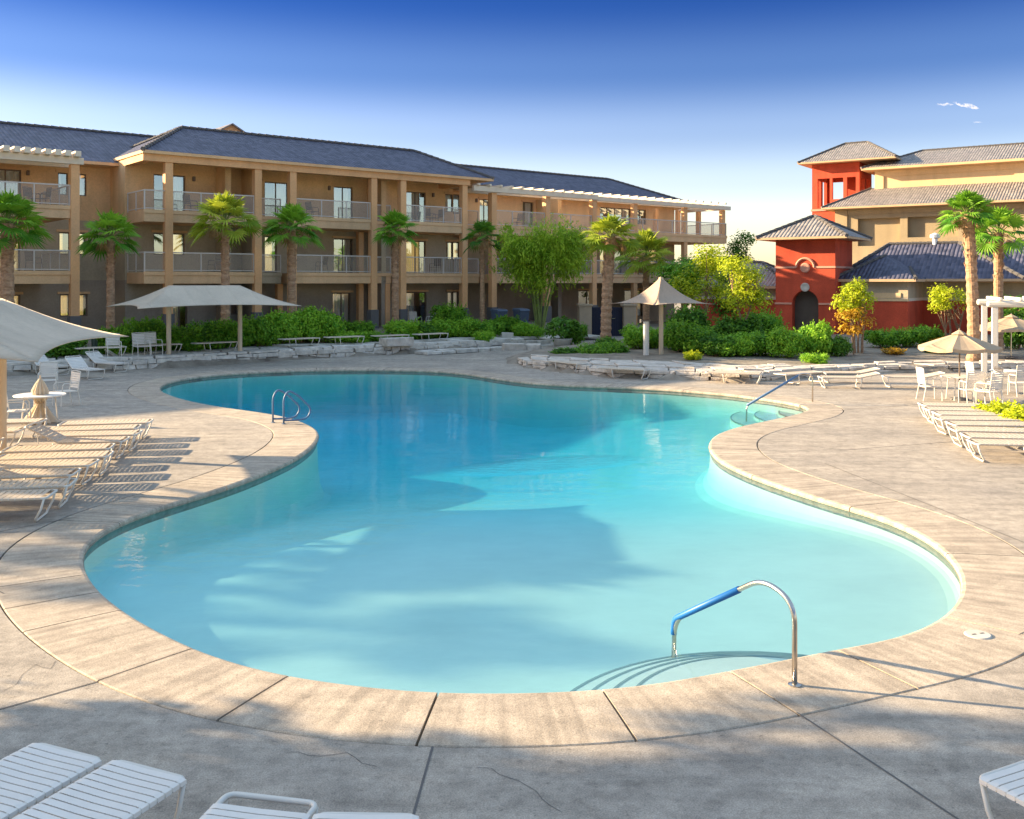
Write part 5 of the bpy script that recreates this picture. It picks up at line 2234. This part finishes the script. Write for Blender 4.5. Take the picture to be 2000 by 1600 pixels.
def lounger(foot, axis, label, proto=None, group=None, **k):
    ax = Vector((axis[0], axis[1], 0)).normalized()
    loc = Vector((foot[0], foot[1], foot[2] if len(foot) > 2 else 0)) - ax * L0
    rz = math.atan2(ax.y, ax.x)
    if proto is None:
        o = empty('lounge_chair', loc, rz, label, 'lounger', group)
        return lounger_parts(o, **k)
    return dup(proto, loc, rz, label)


# foreground: corners of the foot end were read off the photograph at strap height
def foot_mid(a, b, z=.375):
    p, q = gp(*a, z), gp(*b, z)
    return (p + q) / 2, (q - p)


m_, e_ = foot_mid((75, 1449), (197, 1486))
ax = Vector((.39, .92, 0))
fg = lounger((m_.x, m_.y, .006), ax, 'white strap lounger at the bottom left corner, farther left of the touching pair', group='white strap loungers in the foreground', bare=.06)
m2_, _ = foot_mid((229, 1485), (364, 1520))
lounger((m2_.x, m2_.y, .006), (.40, .917), 'white strap lounger at the bottom left, right one of the touching pair', fg)
m3_, _ = foot_mid((453, 1543), (614, 1572))
lounger((m3_.x, m3_.y, .006), (.20, .98), 'white strap lounger standing alone at the bottom edge left of the dark joint', None, 'white strap loungers in the foreground', bare=.16)
m4_, _ = foot_mid((632, 1589), (802, 1592))
lounger((m4_.x, m4_.y, .006), (.03, 1), 'white strap lounger barely in view at the bottom edge beside the dark joint', fg)
m5_, _ = foot_mid((1902, 1524), (2000, 1480))
lounger((m5_.x + .07, m5_.y + .02, .006), (-.45, .89), 'white strap lounger cut off by the bottom right corner', fg)

# left row under the big sail
gl_ = 'tan strap loungers in the left row'
ords = ['first and nearest', 'second', 'third', 'fourth', 'fifth', 'sixth', 'seventh', 'eighth', 'ninth', 'tenth']
a0, a1 = Vector((-7.0, 14.8, .006)), Vector((-8.35, 22.5, .006))
flatp = raisep = None
for k in range(10):
    f = k / 9
    p = a0.lerp(a1, f) + Vector((.10 * math.sin(k * 2.1), 0, 0))
    axv = (.985, .17 + .05 * math.sin(k * 1.7))
    lab = '%s lounger counted from the camera in the tan row under the near sail' % ords[k]
    if k in (2, 6):
        if raisep is None:
            raisep = lounger(p, axv, lab, None, gl_, back=R(28), strapm='strap_tan', detail=False)
        else:
            lounger(p, axv, lab, raisep)
    else:
        if flatp is None:
            flatp = lounger(p, axv, lab, None, gl_, strapm='strap_tan', detail=False)
        else:
            lounger(p, axv, lab, flatp)
for k in range(6):
    p = Vector((-9.75, 15.6, .006)).lerp(Vector((-10.9, 22.6, .006)), k / 5) + Vector((.1 * math.sin(k * 3.1), 0, 0))
    lounger(p, (.985, .16), '%s lounger from the camera in the back row behind the near sail pole' % ords[k], flatp)
# right row
a0, a1 = Vector((9.25, 19.6, .006)), Vector((10.75, 25.6, .006))
fp2 = None
for k in range(8):
    p = a0.lerp(a1, k / 7) + Vector((.08 * math.sin(k * 2.7), 0, 0))
    axv = (-.98, .12 + .05 * math.sin(k * 1.3))
    lab = '%s lounger counted from the camera in the sunlit right row' % ords[k]
    if k < 5 and fp2 is not None:
        lounger(p + Vector((2.35, .25, 0)), axv, '%s lounger counted from the camera in the outer right row at the edge' % ords[k - 1], fp2)
    if fp2 is None:
        fp2 = lounger(p, axv, lab, None, 'sunlit strap loungers in the right row', strapm='strap_tan', detail=False)
    else:
        o = lounger(p, axv, lab, fp2)
# pair beyond the far handrail
fp3 = lounger(gp(1600, 757, 0), (-1, .1), 'nearer tan lounger of the pair beyond the far handrail', None, 'loungers beyond the far handrail', back=R(12), strapm='strap_tan', detail=False)
lounger(gp(1610, 750, 0) + Vector((.1, .5, 0)), (-1, .05), 'farther tan lounger of the pair beyond the far handrail', fp3)
lounger(gp(1700, 757, 0) + Vector((.5, .1, 0)), (-1, .08), 'tan lounger end to end with the pair beyond the far handrail', fp3)
# loungers on the shaded deck behind the round table and on the terrace
fp4 = lounger(gp(190, 742, 0), (.75, -.6), 'pale lounger with raised back behind the round table, nearest the sail corner', None, 'pale loungers behind the round table', back=R(35), strapm='strap', detail=False)
lounger(gp(240, 728, 0), (.85, -.45), 'pale flat lounger curving away behind the round table', fp4)
lounger(gp(150, 735, 0) + Vector((-.6, .2, 0)), (.8, -.5), 'pale lounger half hidden behind the near sail corner', fp4)
lounger(gp(300, 716, 0) + Vector((0, -.2, 0)), (.95, .25), 'pale lounger in front of the stone wall left of the nearer sail post', fp4)


for k, t in enumerate((-4.6, -2.2, .3, 4.6, 7.0, 9.4, 11.8)):
    p = W(t, left_front(t) + 1.05 + .1 * math.sin(k * 2.3), .53)
    lounger(p, (DT.x + .12 * math.sin(k * 1.9), DT.y), '%s low flat lounger from the left in the line on the far stone terrace' % ords[k].replace('first and nearest', 'first'), flatp)
for k, x in enumerate((1.9, 4.1, 7.9, 10.1)):
    y = yb(x) - .75
    lounger((x + .9, y - .1, .006), (1, (yb(x + .5) - yb(x - .5))), '%s low flat lounger from the left in front of the sandstone wall by the tent' % ords[k].replace('first and nearest', 'first'), flatp)


# ------------------------------------------------------------------ chairs and tables
def chair(loc, rz, label, proto=None, group=None, m='white'):
    if proto is not None:
        return dup(proto, loc, rz, label)
    o = empty('patio_chair', loc, rz, label, 'chair', group)
    s = MB()
    for k in range(7):
        s.box(-.22 + k * .065, -.22 + k * .065 + .055, -.24, .24, .41, .425)
    s.build('seat', M['strap'], o)
    b = MB()
    for k in range(7):
        z = .50 + k * .065
        x = -.24 - .10 * (z - .45)
        b.hexa([(x - .008, -.24, z), (x + .008, -.24, z), (x + .008, .24, z), (x - .008, .24, z), (x - .014, -.24, z + .055), (x + .002, -.24, z + .055), (x + .002, .24, z + .055), (x - .014, .24, z + .055)])
    b.build('backrest', M['strap'], o)
    for y in (-.26, .26):
        f = MB()
        f.tube([(-.30, y, .97), (-.22, y, .42), (.24, y, .42), (.26, y, .36), (.27, y, 0)], .016, 6)
        f.build('leg', M[m], o)
        f = MB()
        f.tube([(-.22, y, .42), (-.30, y, 0)], .016, 6)
        f.build('leg', M[m], o)
        f = MB()
        f.tube([(-.27, y, .66), (.18, y, .66), (.23, y, .60), (.24, y, .42)], .016, 6)
        f.build('armrest', M[m], o)
    f = MB()
    f.tube([(-.30, -.26, .97), (-.305, 0, .985), (-.30, .26, .97)], .016, 6)
    f.build('top_rail', M[m], o)
    return o


def round_table(loc, rad, label, h=.72, skirt=False):
    o = empty('patio_table', loc, 0, label, 'table')
    t = MB()
    t.lathe([(.0, h), (rad - .01, h), (rad, h - .015), (rad - .01, h - .035), (0, h - .035)], 28)
    t.build('tabletop', M['strap'], o)
    for k in range(4):
        a = PI / 4 + k * PI / 2
        l = MB()
        l.tube([(rad * .6 * math.cos(a), rad * .6 * math.sin(a), h - .04), (rad * .72 * math.cos(a), rad * .72 * math.sin(a), 0)], .018, 6)
        l.build('leg', M['white'], o)
    return o


tb_ = gp(78, 826, 0)
round_table(tb_ + Vector((0, 0, .004)), .62, 'white round table beside the near sail pole with a folded umbrella standing through it')
# closed umbrella: gathered cloth hanging through the table
FU = empty('folded_umbrella', tb_ + Vector((.02, -.02, .004)), 0, 'gathered tan umbrella cloth tied in the middle at the white round table', 'umbrella')
c = MB()
n = 60
prof = [(.03, 1.12), (.10, 1.0), (.17, .82), (.14, .62), (.08, .50), (.17, .34), (.30, .12), (.37, .02)]
rows = []
for k in range(n):
    a = 2 * PI * k / n
    fl = 1 + .26 * math.cos(a * 11) + .08 * math.cos(a * 4)
    rows.append([(r_ * fl * math.cos(a), r_ * fl * math.sin(a), z) for (r_, z) in prof])
c.grid(rows, closed_u=True)
c.build('cloth', M['cloth'], FU, smooth=True)
c = MB()
c.tube([(0, 0, 0), (0, 0, 1.2)], .02, 8)
c.build('pole', M['post_tan'], FU)
c = MB()
c.lathe([(.115, .50), (.125, .53), (.115, .56)], 16)
c.build('tie', M['umb'], FU)
ch = chair(gp(42, 836) + Vector((-.1, 0, .004)), R(20), 'white chair left of the white round table under the near sail', None, 'white patio chairs')
chair(gp(120, 795) + Vector((0, .3, .004)), R(230), 'white chair right behind the white round table', ch)
chair(gp(85, 770) + Vector((0, .3, .004)), R(-70), 'white chair at the back of the white round table', ch)
# terrace chairs in front of the hedge
for (px, s, rz, lab) in ((222, -8.0, -60, 'white chair on the terrace right of the dark bollard'), (276, -8.0, -45, 'white chair on the terrace left of the nearer sail post'), (300, -7.8, -40, 'white chair on the terrace touching the nearer sail post')):
    p = bs(px, s)
    chair(Vector((p.x, p.y, .46)), R(rz), lab, ch)
# right: group round the umbrella table
tr_ = at(1874, 29.6, .004)
round_table(tr_, .55, 'white round table around the thin pole of the near tan umbrella')
for (dx, dy, rz, lab) in ((-.95, -.1, 0, 'white chair left of the umbrella table, its tall back toward the pool'), (.95, .1, 180, 'white chair right of the umbrella table'), (-.1, -1.0, 90, 'white chair in front of the umbrella table with its back to the camera')):
    chair(tr_ + Vector((dx, dy, 0)), R(rz), lab, ch)
t2 = at(1965, 31.5, .004)
round_table(t2, .5, 'white round table by the foot of the white pergola')
for (dx, dy, rz, lab) in ((-.85, .1, 0, 'white chair left of the table at the pergola foot'), (0, -.9, 90, 'white chair in front of the table at the pergola foot')):
    chair(t2 + Vector((dx, dy, 0)), R(rz), lab, ch)
t3 = at(1845, 27.2, .004)
chair(at(1930, 28.2, .004), R(120), 'white chair between the umbrella group and the yellow-green shrub', ch)

# balcony and patio furniture of the long building
dc = chair(W(T(62, 1.6), 1.6, Z2 + .01), R(-20), 'dark chair on the top balcony at the far left', None, 'dark balcony chairs', m='frame')
for c_ in dc.children:
    if c_.name.split('.')[0] in ('seat', 'backrest'):
        c_.data = c_.data.copy()
        c_.data.materials[0] = M['frame']
for (px, s, z, rz, lab) in ((84, 1.6, Z2, 190, 'second dark chair on the top balcony at the far left'), (66, 1.8, Z1, 30, 'dark chair on the middle balcony at the far left'), (372, 1.4, Z2, 20, 'dark chair on the top balcony above the two-post sail'),
                            (420, 1.4, Z1, 200, 'dark chair on the middle balcony above the two-post sail'), (610, 1.4, Z2, 10, 'dark chair on the top balcony above the bright hedge'), (628, 1.4, Z1, 180, 'dark chair on the middle balcony above the bright hedge'),
                            (840, 1.4, Z2, 15, 'dark chair on the top balcony at the right end of the middle range'), (856, 1.4, Z2, 190, 'second dark chair on the top balcony at the right end of the middle range'), (850, 1.4, Z1, 200, 'dark chair on the middle balcony at the right end of the middle range'), (1010, 1.6, Z2, 100, 'dark chair on the top balcony under the long pale trellis')):
    dup(dc, W(T(px, s), s, z + .01), R(rz) + math.atan2(DT.y, DT.x), lab)
for (px, s, rz, lab) in ((812, -1.6, 60, 'white patio chair at ground level left of the purple-backed chair'), (842, -1.6, 200, 'white patio chair at ground level in front of the ground floor doors')):
    p = bs(px, s)
    chair(Vector((p.x, p.y, .86)), R(rz), lab, ch)
for (px, lab) in ((975, 'grey-blue bin left of the other beside the willow'), (1018, 'grey-blue bin right of the other behind the willow')):
    p = bs(px, -2.6)
    B = empty('bin', Vector((p.x, p.y, gz(p.x, p.y))), math.atan2(DT.y, DT.x), lab, 'bin', 'grey-blue bins')
    w = MB()
    w.hexa([(-.3, -.3, 0), (.3, -.3, 0), (.3, .3, 0), (-.3, .3, 0), (-.38, -.36, 1.0), (.38, -.36, 1.0), (.38, .36, 1.0), (-.38, .36, 1.0)])
    w.build('body', M['bin'], B, bevel=.03)
    w = MB()
    w.hexa([(-.41, -.42, 1.003), (.41, -.42, 1.003), (.41, .4, 1.003), (-.41, .4, 1.003), (-.38, -.3, 1.12), (.38, -.3, 1.12), (.38, .38, 1.16), (-.38, .38, 1.16)])
    w.build('lid', M['bin'], B, bevel=.02)

# ------------------------------------------------------------------ pool rails
def arc_path(P, rad, n=6):
    """polyline with rounded corners"""
    P = [Vector(p) for p in P]
    out = [P[0]]
    for i in range(1, len(P) - 1):
        a, b, c = P[i - 1], P[i], P[i + 1]
        r_ = min(rad, (a - b).length * .49, (c - b).length * .49)
        s, e = b + (a - b).normalized() * r_, b + (c - b).normalized() * r_
        for k in range(n + 1):
            t = k / n
            out.append(s * (1 - t) ** 2 + b * 2 * t * (1 - t) + e * t * t)
    out.append(P[-1])
    return out


base = gp(1552, 1339)
d = Vector((-.484, .875, 0))
HR = empty('pool_handrail', base, 0, 'steel handrail with a blue sleeve at the fan-shaped entry steps in front', 'handrail')
Zv = Vector((0, 0, 1))
full_ = arc_path([Zv * -.02, Zv * .74, d * .40 + Zv * .845, d * 1.70 + Zv * .075, d * 1.72 + Zv * -.62], .20, 8)
r = MB()
r.tube(full_, .024, 14)
r.build('rail', M['steel'], HR, smooth=True)
sl = arc_path([d * .72 + Zv * .656, d * 1.70 + Zv * .075, d * 1.712 + Zv * -.085], .13, 8)
r = MB()
r.tube(sl, .033, 14)
r.build('sleeve', M['bluegrip'], HR, smooth=True)
r = MB()
r.lathe([(.0, .018), (.035, .018), (.06, .008), (.06, .0)], 18, (0, 0, .004))
r.build('flange', M['steel'], HR)

base = gp(1587, 785)
tgt = Vector((6.85, 28.45, 0))
d = (tgt - base)
Ld = d.length
d.normalize()
HR2 = empty('pool_handrail', base, 0, 'grey-blue sleeved handrail at the far right corner of the pool', 'handrail')
r = MB()
r.tube(arc_path([Zv * -.02, Zv * .80, d * .35 + Zv * .88, d * (Ld - .02) + Zv * -.02, d * Ld + Zv * -.6], .16, 6), .022, 10)
r.build('rail', M['steel'], HR2, smooth=True)
r = MB()
r.tube(arc_path([d * .5 + Zv * .80, d * (Ld - .03) + Zv * -.02], .1, 5), .036, 10)
r.build('sleeve', M['bluesteel'], HR2, smooth=True)
for (bx, by, lab) in ((533, 826, 'left one of two dark looped grab rails on the left peninsula'), (554, 829, 'right one of two dark looped grab rails on the left peninsula')):
    base = gp(bx, by)
    GR = empty('grab_rail', base, 0, lab, 'grab rail', 'looped grab rails')
    d = Vector((.93, .37, 0))
    r = MB()
    r.tube(arc_path([Zv * -.02, Zv * .66, d * .12 + Zv * .86, d * .36 + Zv * .72, d * .70 + Zv * .36, d * .60 + Zv * .12, d * .34 + Zv * .09, d * .02 + Zv * .10], .22, 7), .024, 10)
    r.build('rail', M['bluesteel'], GR, smooth=True)
    r = MB()
    r.lathe([(.0, .02), (.04, .02), (.06, .006), (.06, 0)], 14, (0, 0, .004))
    r.build('flange', M['steel'], GR)
# skimmer lid
c = gp(1910, 1241, 0)
SK = empty('skimmer_cover', c + Vector((0, 0, .006)), .3, 'round white skimmer lid set in the deck on the right', 'lid')
r = MB()
r.lathe([(.0, .010), (.118, .010), (.128, .004), (.132, -.004)], 32)
r.build('cover', M['pot'], SK)
for a in (0.0, PI):
    r = MB()
    r.box(.05 * math.cos(a) - .025, .05 * math.cos(a) + .025, -.010, .010, .0101, .0125)
    r.build('finger_slot', M['joint'], SK)

# ------------------------------------------------------------------ cloud wisps, far off and high
cm = bpy.data.materials.new('cloud_vapour')
nt, b = nodes_of(cm)
nt.nodes.remove(b)
pv = N(nt, 'ShaderNodeVolumePrincipled')
pv.inputs['Color'].default_value = (1, 1, 1, 1)
cn = N(nt, 'ShaderNodeTexNoise')
cn.inputs['Scale'].default_value = .045
cn.inputs['Detail'].default_value = 4
lk(nt, N(nt, 'ShaderNodeTexCoord').outputs['Object'], cn.inputs['Vector'])
cr_ = N(nt, 'ShaderNodeMapRange')
cr_.inputs['From Min'].default_value = .42
cr_.inputs['From Max'].default_value = .70
cr_.inputs['To Max'].default_value = .07
lk(nt, cn.outputs['Fac'], cr_.inputs['Value'])
lk(nt, cr_.outputs[0], pv.inputs['Density'])
pv.inputs['Anisotropy'].default_value = 0
lk(nt, pv.outputs[0], nt.nodes['Material Output'].inputs['Volume'])


def cloud(px, py, wpx, label, seed, tilt):
    Y = 3000.0
    c = Vector((ray(px) * Y, Y, zy(py, Y)))
    rg = random.Random(seed)
    g = MB()
    wm = wpx * Y / F / 2
    n, k = 24, 9
    P = []
    for i in range(n):
        a = 2 * PI * i / n
        row = []
        for j in range(k + 1):
            u = -1 + 2 * j / k
            r_ = math.sqrt(max(0.0004, 1 - u * u)) * wm * .26 * (1 + .5 * noise.noise(Vector((u * 3, a * 1.2, seed))))
            row.append((u * wm, r_ * math.cos(a), r_ * math.sin(a) * .55 - u * wm * tilt + wm * .10 * noise.noise(Vector((u * 2.2, seed, 0)))))
        P.append(row)
    g.grid(P, closed_u=True)
    o = g.build('cloud', cm, loc=c, smooth=True)
    structure(o)


cloud(1887, 206, 54, 'a', 3, .22)
cloud(1846, 204, 34, 'b', 5, .03)
cloud(1909, 239, 20, 'c', 8, .0)
